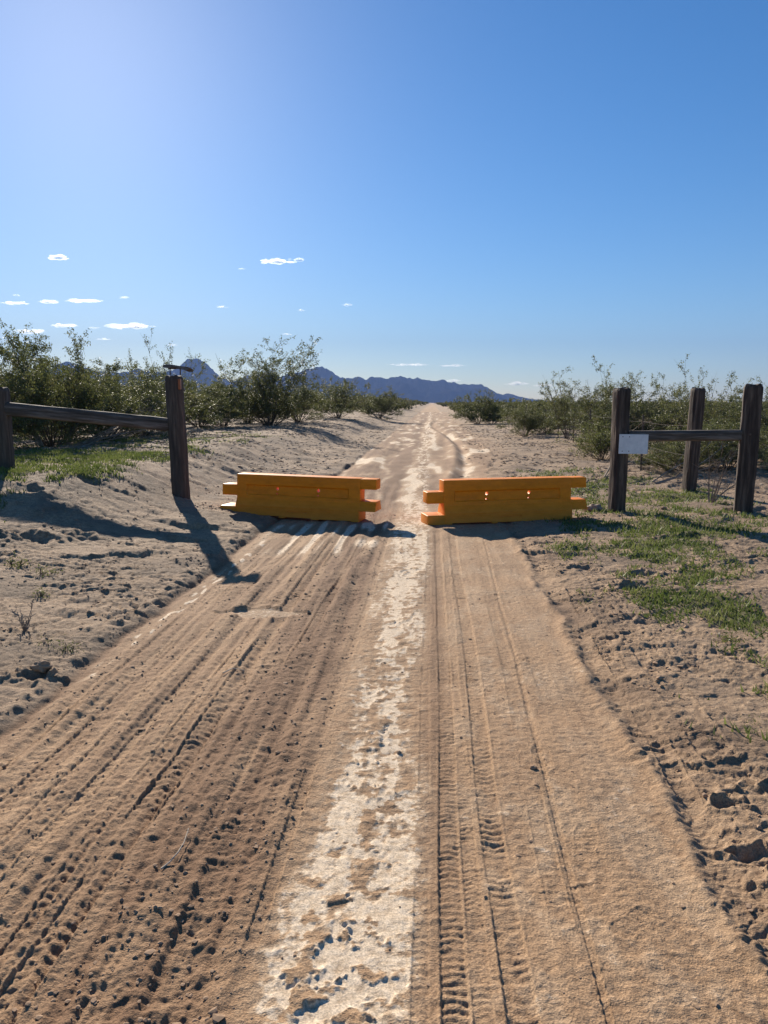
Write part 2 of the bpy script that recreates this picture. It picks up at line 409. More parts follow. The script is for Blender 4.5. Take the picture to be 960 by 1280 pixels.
# trampled grit and hollows (dug pits, hoof and boot prints)
pits = [(-3.57, 7.75, 0.22, 0.06), (-3.2, 8.05, 0.16, 0.04), (3.47, 8.65, 0.22, 0.05), (1.36, 2.87, 0.05, 0.03), (1.30, 2.52, 0.06, 0.03),
        (1.62, 2.95, 0.07, 0.035), (1.60, 2.30, 0.05, 0.03), (1.33, 2.33, 0.06, 0.04), (-2.03, 4.28, 0.09, 0.045),
        (-2.35, 4.15, 0.12, 0.04), (2.03, 8.1, 0.13, 0.04), (1.9, 7.2, 0.12, 0.04), (2.4, 6.9, 0.12, 0.04), (2.05, 6.4, 0.1, 0.03),
        (2.55, 4.6, 0.11, 0.05), (-2.7, 8.9, 0.12, 0.03), (2.6, 7.7, 0.14, 0.035), (-4.3, 9.3, 0.2, 0.04), (-3.9, 10.2, 0.2, 0.05),
        (2.3, 9.1, 0.15, 0.03), (1.52, 5.0, 0.07, 0.025), (1.9, 5.4, 0.08, 0.03)]
pr = np.random.default_rng(8)
for i in range(60):
    yy = 1.6 + 12 * pr.random() ** 1.1
    tt = -2.35 - pr.random() * (0.8 + 0.45 * yy) if pr.random() < 0.5 else 1.15 + pr.random() * (0.5 + 0.3 * yy)
    pits.append((tt + SLOPE * yy, yy, 0.03 + 0.04 * pr.random(), 0.008 + 0.014 * pr.random()))
for (px, py, pr_, pd) in pits:
    sel = (np.abs(xn - px) < pr_ * 3.2) & (np.abs(yn - py) < pr_ * 3.2)
    dx = (xn[sel] - px) / pr_; dy = (yn[sel] - py) / (pr_ * 0.8)
    q = np.sqrt(dx * dx + dy * dy) * (1 + 0.9 * noise(xn[sel] / (pr_ * 0.8), yn[sel] / (pr_ * 0.8), 120))
    pd *= 0.8
    z[sel] += -pd * (1 - ss(0.1, 1.0, q)) + 0.45 * pd * np.exp(-((q - 1.25) / 0.3) ** 2) * (0.6 + 0.8 * (dy > 0))
# boot prints on the road
def boot(bx, by, ang, s=0.85):
    ca, sa = math.cos(ang), math.sin(ang)
    sel = (np.abs(xn - bx) < 0.22) & (np.abs(yn - by) < 0.22)
    a = ((xn[sel] - bx) * ca + (yn[sel] - by) * sa) / (0.15 * s); b = (-(xn[sel] - bx) * sa + (yn[sel] - by) * ca) / (0.052 * s)
    wdt = 1 - 0.25 * np.exp(-((a + 0.25) / 0.25) ** 2)
    q = np.maximum(np.abs(a), 0) ** 3 + (np.abs(b) / wdt) ** 3
    ins = 1 - ss(0.75, 1.05, q)
    ins = ins * np.clip(0.5 + 2.2 * noise(xn[sel] / 0.07, yn[sel] / 0.07, 125), 0, 1)
    z[sel] += ins * (-0.004 + 0.003 * (np.sin(a * 32 + 2 * b) > 0.1)) + 0.002 * np.exp(-((q - 1.25) / 0.25) ** 2)
for b_ in ((0.62, 2.33, 0.3), (0.74, 2.62, 1.3), (0.72, 3.3, 1.5), (0.8, 2.2, 0.6), (0.6, 4.1, 1.3), (0.85, 5.2, 1.4), (0.9, 4.6, 0.9),
           (-1.5, 3.1, 1.1), (-0.6, 2.6, 1.4), (-0.75, 4.4, 1.2), (-0.35, 2.95, 1.5), (-1.3, 4.6, 1.2), (0.95, 6.2, 1.5)):
    boot(*b_)
# smooth triangular scuff left of the middle
q = np.clip(1 - np.abs((yn - 5.75) / 0.18) - np.abs((xn + 0.95) / 0.42), 0, 1)
z = z * (1 - ss(0, 0.15, q) * 0.9) - 0.012 * ss(0, 0.15, q)

# masks ---------------------------------------------------------------
strip_c = -0.25 + 0.05 * noise(yn / 1.6, yn * 0, 131)
n1 = noise(tn / 0.16, yn / 0.75, 132) + 0.55 * noise(tn / 0.055, yn / 0.16, 133) + 0.5 * noise(xn / 0.028, yn / 0.05, 134)
gapm = np.interp(yn, [1, 2.6, 3.0, 3.35, 3.75, 4.05, 4.25, 4.75, 5.4, 9, 10, 12, 15], [0.75, 0.7, 0.6, 0.52, 0.5, 0.55, 0.15, 0.45, 0.62, 0.75, 0.6, 0.5, 0.4])
sw = np.exp(-(np.abs(tn - strip_c + 0.05 * noise(xn / 0.07, yn / 0.2, 147)) / (0.20 + 0.03 * ss(5, 9, yn))) ** 2.6)
clay = np.clip(sw * gapm * 1.12 + n1 * 0.95 * sw - 0.05 - 0.8 * np.clip(noise(xn / 0.085, yn / 0.075, 146) - 0.06 + 0.5 * noise(xn / 0.02, yn / 0.02, 148), 0, 1) * 3.2 * sw, 0, 1)
# pale spots in the right lane and salty flecks along the left edge
n2 = noise(tn / 0.22, yn / 0.5, 135) + 0.5 * noise(xn / 0.07, yn / 0.12, 136)
clay = np.maximum(clay, band(tn, 0.1, 0.95, 0.1) * np.clip(n2 * 1.1 - 0.05, 0, 0.19) * (1 - ss(9, 12, yn)))
clay = np.maximum(clay, 0.22 * band(tn, 0.66, 0.86, 0.08) * np.clip(0.6 + 1.5 * n2, 0, 1) * band(yn, 2.8, 8, 0.8))
n3 = noise(tn / 0.05, yn / 0.16, 137) + 0.4 * noise(yn / 0.7, yn * 0, 138)
clay = np.maximum(clay, np.exp(-((tn + 1.97 - 0.02 * (yn - 6)) / 0.045) ** 2) * np.clip(n3 * 4 - 0.35, 0, 1) * band(yn, 4.4, 9, 0.3))
clay = np.maximum(clay, band(tn, -2.0, -0.5, 0.1) * band(yn, 8.2, 10.2, 0.4) * np.clip(noise(tn / 0.12, yn / 1.2, 139) * 2.2 + 0.1, 0, 0.85))
nf = noise(tn / 0.45, yn / 3.2, 140) + 0.5 * noise(tn / 0.2, yn / 0.9, 141)
clay = np.maximum(clay, ss(10.5, 12, yn) * road * np.clip(nf * 1.7 - 0.12 - 0.2 * ss(40, 90, yn), 0, 0.7))
clay = np.maximum(clay, 0.27 * ss(0.05, 0.25, q))
damp_shade = np.clip(cl * (0.62 + 0.9 * noise(xn / 0.25, yn / 0.5, 142)) + 0.45 * soft * np.clip(0.5 + 2 * noise(tn / 0.1, yn / 2.0, 143), 0, 1)
               + 0.55 * np.exp(-((tn - 0.03) / 0.07) ** 2) * ss(1, 3, yn) * (1 - ss(10, 12, yn))
               + ss(11, 14, yn) * road * np.clip(0.35 - 1.2 * nf, 0, 0.75)
               + 0.8 * np.exp(-((dl - 0.02) / 0.06) ** 2), 0, 1) * (1 - clay)  # last term paints the bank step's shadow line along its foot
nb_ = noise(xn / 1.3, yn / 1.1, 151) + 0.6 * noise(xn / 0.45, yn / 0.4, 152) + 0.4 * noise(xn / 0.14, yn / 0.14, 153)
damp_shade = damp_shade + (1 - road) * np.clip(nb_ * 1.6 + 0.10 + 0.35 * ss(10, 17, yn) * ss(3.0, 6.0, np.abs(tn)), 0, 0.75)
damp_shade = np.clip(damp_shade, 0, 0.9)
# the dried clay lies flat, with lumps of brown mud standing on it
z += -0.6 * z * ss(0.35, 0.7, clay) * sw
z += sw * (1 - ss(0.3, 0.6, clay)) * (lump(0.07, 144, 0.0, 0.014, 1.7) + lump(0.035, 145, 0.0, 0.007, 1.4))
Z[near] += z
mask = np.zeros(shape + (4,), dtype=np.float32)
mask[..., 1] = (band(T, -2.12, 1.4, 0.05))
mk = np.zeros((len(xn), 4), dtype=np.float32)
mk[:, 0] = clay; mk[:, 1] = np.clip(road, 0, 1); mk[:, 2] = green_mask(xn, yn); mk[:, 3] = damp_shade
wr = bankR * (1 - ss(0.0, 0.9, dr)) * 0.55                # the verge next to the lane has the lane's colour
mk[:, 1] = np.clip(mk[:, 1] + wr, 0, 1)
mask[near] = mk
nr, nc = shape
idx = np.arange(nr * nc, dtype=np.int32).reshape(nr, nc)
faces = np.stack([idx[:-1, :-1], idx[:-1, 1:], idx[1:, 1:], idx[1:, :-1]], axis=-1).reshape(-1, 4)
verts = np.stack([X, Y, Z], axis=-1).reshape(-1, 3)
me = np_mesh("ground", verts, faces, smooth=True)
ca = me.color_attributes.new("mask", 'FLOAT_COLOR', 'POINT')
ca.data.foreach_set('color', mask.reshape(-1))
tag(link("ground", me, M_ground), kind='structure')

# surface height from the finished sheet
def surf(x, y):
    y = np.atleast_1d(np.asarray(y, float)); x = np.atleast_1d(np.asarray(x, float))
    i = np.clip(np.searchsorted(ys, y) - 1, 0, nr - 2)
    fy = (y - ys[i]) / (ys[i + 1] - ys[i])
    u = x / np.sqrt(y * y + 2.56)
    j = np.clip(np.searchsorted(us, u) - 1, 0, nc - 2)
    fx = np.clip((u - us[j]) / (us[j + 1] - us[j]), 0, 1)
    a = Z[i, j] * (1 - fx) + Z[i, j + 1] * fx; b = Z[i + 1, j] * (1 - fx) + Z[i + 1, j + 1] * fx
    return a * (1 - fy) + b * fy
def S(x, y): return float(surf(x, y)[0])

# ------------------------------------------------------------------ far mountains
def mountains():
    P = [(-300, 492), (-220, 480), (-150, 486), (-80, 470), (-20, 476), (20, 468), (60, 462), (83, 450), (100, 458), (125, 463), (150, 466), (172, 460), (190, 465), (205, 466),
         (225, 458), (236, 447), (247, 446), (262, 458), (275, 470), (288, 478), (310, 470), (330, 466), (350, 470), (372, 465), (388, 459), (403, 457), (414, 463),
         (426, 471), (440, 473), (448, 470), (458, 474), (466, 469), (478, 472), (490, 472), (500, 468.5), (512, 472), (526, 473), (538, 475), (551, 474), (562, 478), (578, 480),
         (594, 479.5), (604, 482), (612, 486), (620, 491), (627, 494), (636, 491.5), (646, 495), (656, 498), (680, 501), (760, 502.5), (860, 503)]
    p = R(8.1)
    y0 = 6200.0
    px = []; pz = []
    for u, v in P:
        dn = 961 * math.sin(p) + (v - 640) * math.cos(p); fw = 961 * math.cos(p) - (v - 640) * math.sin(p)
        px.append(y0 * (u - 480) / fw); pz.append(1.6 - y0 * dn / fw)
    xs = np.linspace(px[0], px[-1], 700)
    h = np.interp(xs, px, pz)
    h = h + np.clip(h, 0, 120) / 120 * (noise(xs / 70, xs * 0, 201) * 16 + np.abs(noise(xs / 45, xs * 0, 202)) * 26 - 4 + noise(xs / 20, xs * 0, 203) * 6)
    deps = np.linspace(-1100, 1100, 46)
    Xm = xs[None, :] + 0 * deps[:, None]; Ym = y0 + deps[:, None] + 0 * xs[None, :]
    bell = np.clip(1 - np.abs(deps) / 1100, 0, 1)[:, None]
    rid = noise(Xm / 260, Ym / 420, 203) + 0.6 * noise(Xm / 110, Ym / 170, 204) + 0.35 * noise(Xm / 50, Ym / 70, 205)
    prof = np.clip(bell ** (1.15) + rid * 0.7 * (1 - bell) * (bell > 0) * (bell * 3).clip(0, 1), 0, 1.0)
    # far parts are scaled with their distance so that they stay under the skyline
    Zm = h[None, :] * prof - 4 * (1 - np.clip(bell * 20, 0, 1))
    Zm = np.maximum(Zm, -3)
    r_, c_ = Xm.shape
    ix = np.arange(r_ * c_).reshape(r_, c_)
    f = np.stack([ix[:-1, :-1], ix[:-1, 1:], ix[1:, 1:], ix[1:, :-1]], axis=-1).reshape(-1, 4)
    mm = np_mesh("mountains", np.stack([Xm, Ym, Zm], -1).reshape(-1, 3), f, smooth=False)
    m = simple_noise_mat("bare_rock", [(0.3, (0.016, 0.015, 0.015)), (0.7, (0.030, 0.027, 0.025))], 0.01, rough=1.0, spec=0.0)
    tag(link("mountains", mm, m), kind='structure')
mountains()

# ------------------------------------------------------------------ clouds, far beyond the range
def clouds():
    m, nt, nd, lk, bs = mat("cloud_vapour")
    nd.remove(bs)
    v = nd.new('ShaderNodeVolumePrincipled')
    v.inputs['Color'].default_value = (0.98, 0.98, 0.98, 1); v.inputs['Anisotropy'].default_value = 0.6
    v.inputs['Density'].default_value = 0.0055
    lk.new(v.outputs[0], nd['Material Output'].inputs['Volume'])
    L = [(73, 322, 24, 8, "small lone white puff high above the left bushes"),
         (345, 327, 46, 7, "ragged white cloud streak high over the middle of the far range"),
         (374, 325, 13, 6, "tiny puff just right of the highest ragged streak"),
         (18, 379, 36, 5, "thin white cloud touching the left edge of the sky"),
         (61, 377, 26, 6, "short white cloud left of its longer twin"),
         (105, 376, 46, 6, "long flat white cloud right of its shorter twin"),
         (155, 372, 14, 3, "faint wisp right of the twin white clouds"),
         (277, 384, 13, 4, "small slanting wisp above the big creosote bush"),
         (434, 381, 15, 4, "small white wisp standing alone above the road's left"),
         (377, 388, 10, 3, "faintest tiny wisp above the tall creosote bush"),
         (80, 407, 34, 6, "low white cloud left of the widest cloud"),
         (118, 410, 13, 3, "tiny cloud between two low clouds on the left"),
         (163, 408, 60, 8, "widest and brightest lens-shaped white cloud"),
         (129, 424, 20, 3, "thin dash of cloud under the widest cloud"),
         (215, 431, 15, 3, "thin slanting cloud dash above the capped log post"),
         (358, 418, 13, 3, "faint dash just above the tall creosote bush"),
         (302, 336, 11, 2, "very faint fleck left of the highest ragged streak"),
         (38, 415, 40, 7, "low white cloud seen through the left bush tops"),
         (512, 456, 56, 4, "long thin cloud low above the far range"),
         (567, 457, 34, 4, "shorter thin cloud above the range, right of the long one"),
         (566, 476, 24, 5, "cloud resting just over the range's skyline"),
         (645, 480, 30, 6, "pale cloud at the foot of the range's right end"),
         (679, 482, 24, 6, "pale cloud just left of the right-hand bush tops"),
         (20, 369, 8, 3, "tiny puff near the left edge of the sky")]
    p = R(8.1); y0 = 14000.0
    bm = bmesh.new(); bmesh.ops.create_icosphere(bm, subdivisions=2, radius=1)
    iv = np.array([v.co[:] for v in bm.verts]); fi = np.array([[v.index for v in f.verts] for f in bm.faces]); bm.free()
    g = np.random.default_rng(77)
    for i, (u, v, w, h, lab) in enumerate(L):
        dn = 961 * math.sin(p) + (v - 640) * math.cos(p); fw = 961 * math.cos(p) - (v - 640) * math.sin(p)
        c = np.array([y0 * (u - 480) / fw, y0, 1.6 - y0 * dn / fw])
        k = y0 / fw; W = w * k; Hh = h * k
        VS = []; FS = []; off = 0
        n = int(30 + w * 2.6)
        for j in range(n):
            a_ = np.clip(g.normal(0, 0.36), -1, 1)
            env = math.sqrt(max(0.02, 1 - a_ * a_)) * (0.65 + 0.35 * math.sin(a_ * 7 + i))
            r_ = Hh * (0.12 + 0.22 * g.random()) * (0.45 + 0.55 * env)
            q_ = np.array([a_ * W * 0.5 + (a_ * h * 0.2), g.normal(0, 0.25) * W * 0.4, (g.random() ** 1.3 - 0.35) * Hh * 0.55 * env])
            s = np.array([r_ * (1.7 + 1.6 * g.random()), r_ * 2, r_ * 0.75])
            VS.append(iv * s * (1 + 0.16 * g.standard_normal((len(iv), 1))) + q_)
            FS.append(fi + off); off += len(iv)
        mm = np_mesh("cloud", np.concatenate(VS), np.concatenate(FS), smooth=True)
        o_ = link("cloud", mm, m, loc=tuple(c))
        tag(o_, lab, "cloud", "small clouds in the clear sky")
clouds()

# ------------------------------------------------------------------ plants
class Plant:
    def __init__(s, seed):
        s.r = np.random.default_rng(seed); s.V = []; s.F = []; s.n = 0; s.LV = []; s.ln = 0; s.tips = []
    def tube(s, pts, r0, r1, sides=3):
        pts = np.asarray(pts); n = len(pts)
        d = np.gradient(pts, axis=0); d /= np.linalg.norm(d, axis=1, keepdims=True) + 1e-9
        ref = np.array([0.3, 0.9, 0.2]); a = np.cross(d, ref); a /= np.linalg.norm(a, axis=1, keepdims=True) + 1e-9
        b = np.cross(d, a); rr = np.linspace(r0, r1, n)[:, None]
        ring = [pts + rr * (a * math.cos(2 * math.pi * k / sides) + b * math.sin(2 * math.pi * k / sides)) for k in range(sides)]
        v = np.stack(ring, 1).reshape(-1, 3)
        f = []
        for i in range(n - 1):
            for k in range(sides):
                k2 = (k + 1) % sides
                f.append((s.n + i * sides + k, s.n + i * sides + k2, s.n + (i + 1) * sides + k2, s.n + (i + 1) * sides + k))
        s.V.append(v); s.F += f; s.n += len(v)
    def grow(s, p, d, L, nseg, up, jit):
        pts = [np.array(p, float)]; d = np.array(d, float)
        for i in range(nseg):
            d = d + np.array([0, 0, up]) + s.r.normal(0, jit, 3); d /= np.linalg.norm(d)
            pts.append(pts[-1] + d * L / nseg)
        return np.array(pts)
    def side(s, d, ang):
        v = s.r.normal(0, 1, 3); v -= d * v.dot(d); v /= np.linalg.norm(v) + 1e-9
        return d * math.cos(ang) + v * math.sin(ang)
    def leaves(s, pts, n, spread, size):
        m = len(pts); k = s.r.random(n) ** 0.8 * (m - 1.001); i = k.astype(int); f = (k - i)[:, None]
        c = pts[i] * (1 - f) + pts[i + 1] * f + s.r.normal(0, spread, (n, 3))
        a = s.r.normal(0, 1, (n, 3)); a[:, 2] = np.abs(a[:, 2]) + 0.3; a /= np.linalg.norm(a, axis=1, keepdims=True)
        b = np.cross(a, s.r.normal(0, 1, (n, 3))); b /= np.linalg.norm(b, axis=1, keepdims=True) + 1e-9
        z_ = size * (0.6 + 0.8 * s.r.random((n, 1)))
        s.LV.append(np.stack([c - a * z_, c - b * z_ * 0.42, c + a * z_, c + b * z_ * 0.42], 1).reshape(-1, 3)); s.ln += n
    def meshes(s, name):
        st = np_mesh(name + "_stems", np.concatenate(s.V), np.array(s.F), smooth=False); st.materials.append(s.mt)
        lv = None
        if s.LV:
            V = np.concatenate(s.LV); lv = np_mesh(name + "_foliage", V, np.arange(len(V)).reshape(-1, 4)); lv.materials.append(s.ml)
        return st, lv

def bush(seed, hgt=2.7, nst=20, lean=52, nsec=6, ntw=4, nl=30, leaf=0.022, mt=None, ml=None, thick=0.014, bare=0.25, twl=0.34):
    P = Plant(seed); P.mt = mt or M_twig; P.ml = ml or M_leaf; r = P.r
    for i in range(nst):
        az = 2 * math.pi * (i + r.random()) / nst * 2.37; th = R(lean) * (r.random() ** 0.8)
        d = np.array([math.sin(th) * math.cos(az), math.sin(th) * math.sin(az), math.cos(th)])
        L = hgt * (0.62 + 0.42 * r.random()) * (1.05 if th < 0.5 else 0.95)
        b = np.array([math.cos(az), math.sin(az), 0]) * 0.10 * r.random() * hgt / 2.7; b[2] = -0.08
        pts = P.grow(b, d, L, 9, 0.035, 0.075)
        P.tube(pts, thick * (0.7 + 0.6 * r.random()), 0.003)
        P.leaves(pts[6:], nl // 2, 0.05, leaf)
        for j in range(nsec):
            k = int(2 + r.random() * 7); q = pts[min(k, 8)]; dd = pts[min(k + 1, 9)] - q; dd /= np.linalg.norm(dd)
            fr = k / 9
            sec = P.grow(q, P.side(dd, R(22 + 26 * r.random())), L * (0.42 - 0.22 * fr) * (0.6 + 0.7 * r.random()), 5, 0.05, 0.12)
            P.tube(sec, 0.006, 0.002)
            for m_ in range(ntw):
                kk = int(1 + r.random() * 4.9); q2 = sec[min(kk, 4)]; d2 = sec[min(kk + 1, 5)] - q2; d2 /= np.linalg.norm(d2)
                tw = P.grow(q2, P.side(d2, R(20 + 30 * r.random())), twl * (0.5 + 0.8 * r.random()) * hgt / 2.7, 3, 0.04, 0.15)
                P.tube(tw, 0.003, 0.0015)
                if r.random() > bare * (1 - fr): P.leaves(tw, nl, 0.035, leaf)
    return P.meshes("bush")

DENSE = [bush(100 + i, nst=30, nsec=8, ntw=4, nl=38, lean=62, leaf=0.026, bare=0.30) for i in range(4)]
SPARSE = [bush(200 + i, hgt=3.2, nst=16, nsec=7, ntw=3, nl=30, lean=38, bare=0.35, twl=0.32, leaf=0.028) for i in range(4)]
BRIGHT = [bush(300 + i, hgt=1.3, nst=26, nsec=6, ntw=3, nl=26, lean=68, leaf=0.02, ml=M_leaf_bright, thick=0.009, twl=0.5) for i in range(2)]
FAR = [bush(400 + i, hgt=2.4, nst=20, nsec=5, ntw=3, nl=20, lean=62, leaf=0.055) for i in range(4)]

def place(var, x, y, sx, sz, rz, label, group, name="creosote_bush", cat="bush", kids=True):
    st, lv = var
    e = empty(name, (x, y, H(x, y)), rz)
    e.scale = (sx, sx, sz)
    tag(e, label, cat, group)
    a = link("stems", st, parent=e)
    if lv: link("foliage", lv, parent=e)
    return e

BL = "creosote bushes left of the road"; BR = "creosote bushes right of the road"
NEAR = [  # variant, x, y, width scale, height scale, label, group
    (DENSE[0], -8.4, 15.6, 1.0, 0.86, "big dense creosote bush at the left edge behind the sloping rail", BL),
    (DENSE[1], -7.3, 17.0, 1.0, 0.90, "tallest leafy creosote bush behind the middle of the sloping rail", BL),
    (DENSE[2], -7.4, 23.5, 1.25, 0.72, "dense creosote bush just left of the capped log post", BL),
    (SPARSE[0], -7.7, 27.0, 0.9, 0.98, "thin wispy creosote bush rising right behind the capped log post", BL),
    (DENSE[3], -7.4, 31.0, 1.15, 0.70, "rounded creosote bush between the capped post and the big fan-shaped bush", BL),
    (SPARSE[1], -5.3, 35.5, 1.55, 1.12, "fan-shaped creosote bush with the highest bare sprays, above the orange barrier", BL),
    (DENSE[0], -5.1, 35.0, 1.35, 0.98, "thick dark creosote bush forming the base of the fan-shaped clump", BL),
    (DENSE[1], -4.6, 42.0, 1.3, 0.78, "creosote bush right behind the fan-shaped clump", BL),
    (DENSE[2], -3.0, 50.0, 1.3, 0.92, "creosote bush leaning toward the road, halfway along the left side", BL),
    (DENSE[3], -0.4, 62.0, 1.3, 0.85, "creosote bush nearest to the road's left edge in the distance", BL),
    (DENSE[2], -8.8, 27.5, 1.2, 0.72, "shaded creosote bush filling the gap behind the left bush row", BL),
    (DENSE[1], -12.0, 24.0, 1.3, 1.0, "creosote bush whose top shows over the left edge clump", BL),
    (DENSE[3], -6.9, 19.0, 1.0, 0.62, "low shaded creosote bush under the right end of the sloping rail", BL),
    (DENSE[2], -9.6, 16.4, 1.1, 0.66, "low dark creosote bush touching the left edge, below the rail", BL),
    (DENSE[1], -8.9, 21.5, 1.2, 0.80, "creosote bush filling the row behind the middle of the rail", BL),
    (DENSE[2], 8.3, 18.4, 0.9, 0.42, "flat dark brush on the ground behind the squared back post", BR),
    (DENSE[0], 6.9, 17.6, 0.7, 0.36, "very low dark brush right behind the thin steel post below the sign", BR),
    (DENSE[0], 7.0, 58.0, 1.15, 0.86, "dark rounded creosote bush beside the road's right edge in the distance", BR),
    (BRIGHT[0], 8.0, 57.0, 1.3, 1.2, "low round bush just right of the dark roadside bush", BR),
    (DENSE[1], 6.3, 34.5, 0.62, 0.58, "small creosote bush at the near corner of the right-hand scrub", BR),
    (DENSE[3], 7.8, 37.0, 1.1, 0.54, "low creosote bush behind the first thin steel fence posts", BR),
    (SPARSE[2], 7.4, 31.0, 0.95, 0.84, "tall sparse creosote bush with bare trunk by the thin steel fence posts", BR),
    (SPARSE[3], 8.4, 29.5, 1.05, 0.86, "tallest airy creosote bush left of the post with the white sign", BR),
    (DENSE[2], 8.0, 28.0, 1.0, 0.55, "dense low creosote bush under the airy tall one", BR),
    (BRIGHT[1], 6.05, 21.3, 1.0, 0.82, "bright green low bush just left of the post with the white sign", BR),
    (SPARSE[1], 9.0, 27.0, 0.9, 0.72, "airy creosote bush rising right behind the sign post", BR),
    (DENSE[0], 9.6, 26.5, 1.1, 0.55, "olive creosote bush seen above the rail, right of the sign", BR),
    (SPARSE[0], 9.6, 23.5, 0.85, 0.82, "tall airy creosote bush right behind the squared back post", BR),
    (DENSE[1], 10.6, 24.5, 1.1, 0.55, "olive creosote bush between the back post and the right-hand post", BR),
    (SPARSE[2], 10.8, 23.5, 0.95, 0.72, "airy creosote bush just left of the top of the right-hand post", BR),
    (DENSE[3], 10.4, 20.5, 1.1, 0.54, "creosote bush at the right edge of the view, beyond the last post", BR),
    (BRIGHT[1], 7.6, 19.2, 1.1, 0.75, "dark low brush under the rail between the timber posts", BR),
]
for k, (v, x, y, sx, sz, lab, g) in enumerate(NEAR):
    place(v, x, y, sx, sz, 1.3 * k, lab, g)

# the rest of the scrub that can still be told apart
g = np.random.default_rng(21)
taken = [(b[1], b[2]) for b in NEAR]
cnt = 0
for tries in range(9000):
    if cnt >= 245: break
    y = 22 + 105 * g.random() ** 0.8
    x = (g.random() - 0.5) * 1.25 * y
    t = x - SLOPE * y
    if t < 0:
        lim = -(7.2 - 0.04 * min(y, 85))
        if t > lim: continue
    else:
        if t < (6.4 if y < 45 else 4.9 - 0.012 * (y - 45)): continue
        if x > 0.40 * y and y < 22: continue
    if any((x - a) ** 2 + (y - b) ** 2 < (1.5 if y < 50 else 2.0) ** 2 for a, b in taken): continue
    taken.append((x, y)); cnt += 1
    left = t < 0
    s = (0.8 + 0.35 * g.random()) * (0.74 if left else 0.60)
    v = DENSE[g.integers(4)] if y < 45 else FAR[g.integers(4)]
    if y >= 45: s *= 1.15
    if g.random() < 0.10: v = SPARSE[g.integers(4)]; s *= 0.95
    place(v, x, y, s * (1.35 if left else 1.5), s * 0.92, g.random() * 6.28,
          "olive creosote bush %s, %s of the road" % (("in the closest massed rows" if y < 48 else "in the middle massed rows" if y < 85 else
              "in the farthest massed rows"), "left" if left else "right"),
          "%s rows of massed creosote scrub %s of the road" % ("closest" if y < 48 else "middle" if y < 85 else "farthest", "left" if left else "right"))

# scrub too far and too crowded to count
def far_scrub():
    g = np.random.default_rng(31)
    VS = []
    n = 4200
    y = 125 + 900 * g.random(n) ** 1.7; x = (g.random(n) - 0.5) * 1.4 * y; t = x - SLOPE * y
    keep = (t < -4.2) | (t > 4.2)
    x, y = x[keep], y[keep]
    for xx, yy in zip(x, y):
        hh = 1.9 * (0.7 + 0.5 * g.random()) * (1.0 if xx < 0.06 * yy else 0.8); w = hh * (0.8 + 0.5 * g.random()); k = 70 if yy < 300 else 34
        th = g.random(k) * 6.28; rr = np.sqrt(g.random(k)); hz = g.random(k) ** 0.8
        c = np.stack([xx + w * rr * np.cos(th) * (0.45 + 0.55 * hz), yy + w * rr * np.sin(th) * (0.45 + 0.55 * hz), H(xx, yy) + hh * hz * (1.05 - 0.35 * rr ** 2)], 1)
        a = g.normal(0, 1, (k, 3)); a /= np.linalg.norm(a, axis=1, keepdims=True); b = np.cross(a, g.normal(0, 1, (k, 3))); b /= np.linalg.norm(b, axis=1, keepdims=True)
        s = (0.16 + 0.16 * g.random((k, 1))) * (1 if yy < 300 else 1.6)
        VS.append(np.stack([c - a * s, c - b * s * 0.6, c + a * s, c + b * s * 0.6], 1).reshape(-1, 3))
    V = np.concatenate(VS)
    tag(link("distant_scrub", np_mesh("distant_scrub", V, np.arange(len(V)).reshape(-1, 4)), M_scrub),
        "low olive desert scrub stretching to the far range", "scrub", kind='stuff')
far_scrub()

# dead brush and branches
def dead(seed, hgt, nst, lean, label, x, y, rz, tilt, sc=1.0, name="dead_branch", cat="branch"):
    st, lv = bush(seed, hgt=hgt, nst=nst, lean=lean, nsec=4, ntw=3, nl=0, mt=M_dead, thick=0.02, bare=1.1)
    o_ = link(name, st, loc=(x, y, S(x, y) + 0.05))
    o_.rotation_euler = (tilt[0], tilt[1], rz); o_.scale = (sc,) * 3
    return tag(o_, label, cat)
dead(501, 1.7, 5, 22, "fallen grey branch spreading over the grass behind the right-hand rail", 5.3, 14.8, 0.3, (0.2, 1.15))
dead(502, 1.5, 5, 26, "dead twigs propped against the left side of the right-hand post", 5.0, 11.6, 0.0, (0.0, 0.25), 0.75)
dead(503, 1.6, 6, 30, "dead tangled branches lying under the right-hand rail near the sign", 4.6, 15.8, 1.9, (0.9, 0.3), 0.9)
dead(504, 1.8, 6, 28, "fallen bare branch on the grass under the left rail", -6.4, 16.6, 0.2, (0.1, 1.25), 1.0)
dead(505, 1.5, 6, 30, "dead grey brush in the shade under the left bush", -7.2, 16.2, 2.9, (0.3, 1.0), 0.9)

# grass, too many blades to count
def grass():
    g = np.random.default_rng(41)
    n = 520000
    y = 3.4 + 23 * g.random(n) ** 1.25; x = (g.random(n) - 0.5) * 1.22 * (y + 1)
    m = green_mask(x, y); keep = g.random(n) < m * np.where(x < 0, 1.0, 0.6) * np.clip(9.5 / y, 0.4, 1.2); x, y = x[keep], y[keep]
    n = len(x); zz = surf(x, y)
    h = (0.018 + 0.04 * g.random(n) ** 1.6) * (1 + 0.3 * (y > 9)); w = 0.0035 + 0.004 * g.random(n) + 0.0004 * y
    a = g.random(n) * 6.283; lx = g.normal(0, 0.5, n) * h; ly = g.normal(0, 0.5, n) * h
    p0 = np.stack([x - w * np.cos(a), y - w * np.sin(a), zz - 0.004], 1); p1 = np.stack([x + w * np.cos(a), y + w * np.sin(a), zz - 0.004], 1)
    p2 = np.stack([x + lx, y + ly, zz + h], 1)
    V = np.stack([p0, p1, p2], 1).reshape(-1, 3)
    tag(link("grass", np_mesh("grass", V, np.arange(len(V)).reshape(-1, 3)), M_grass), "short green grass sprouting in patches on both sandy verges", "grass", kind='stuff')
grass()

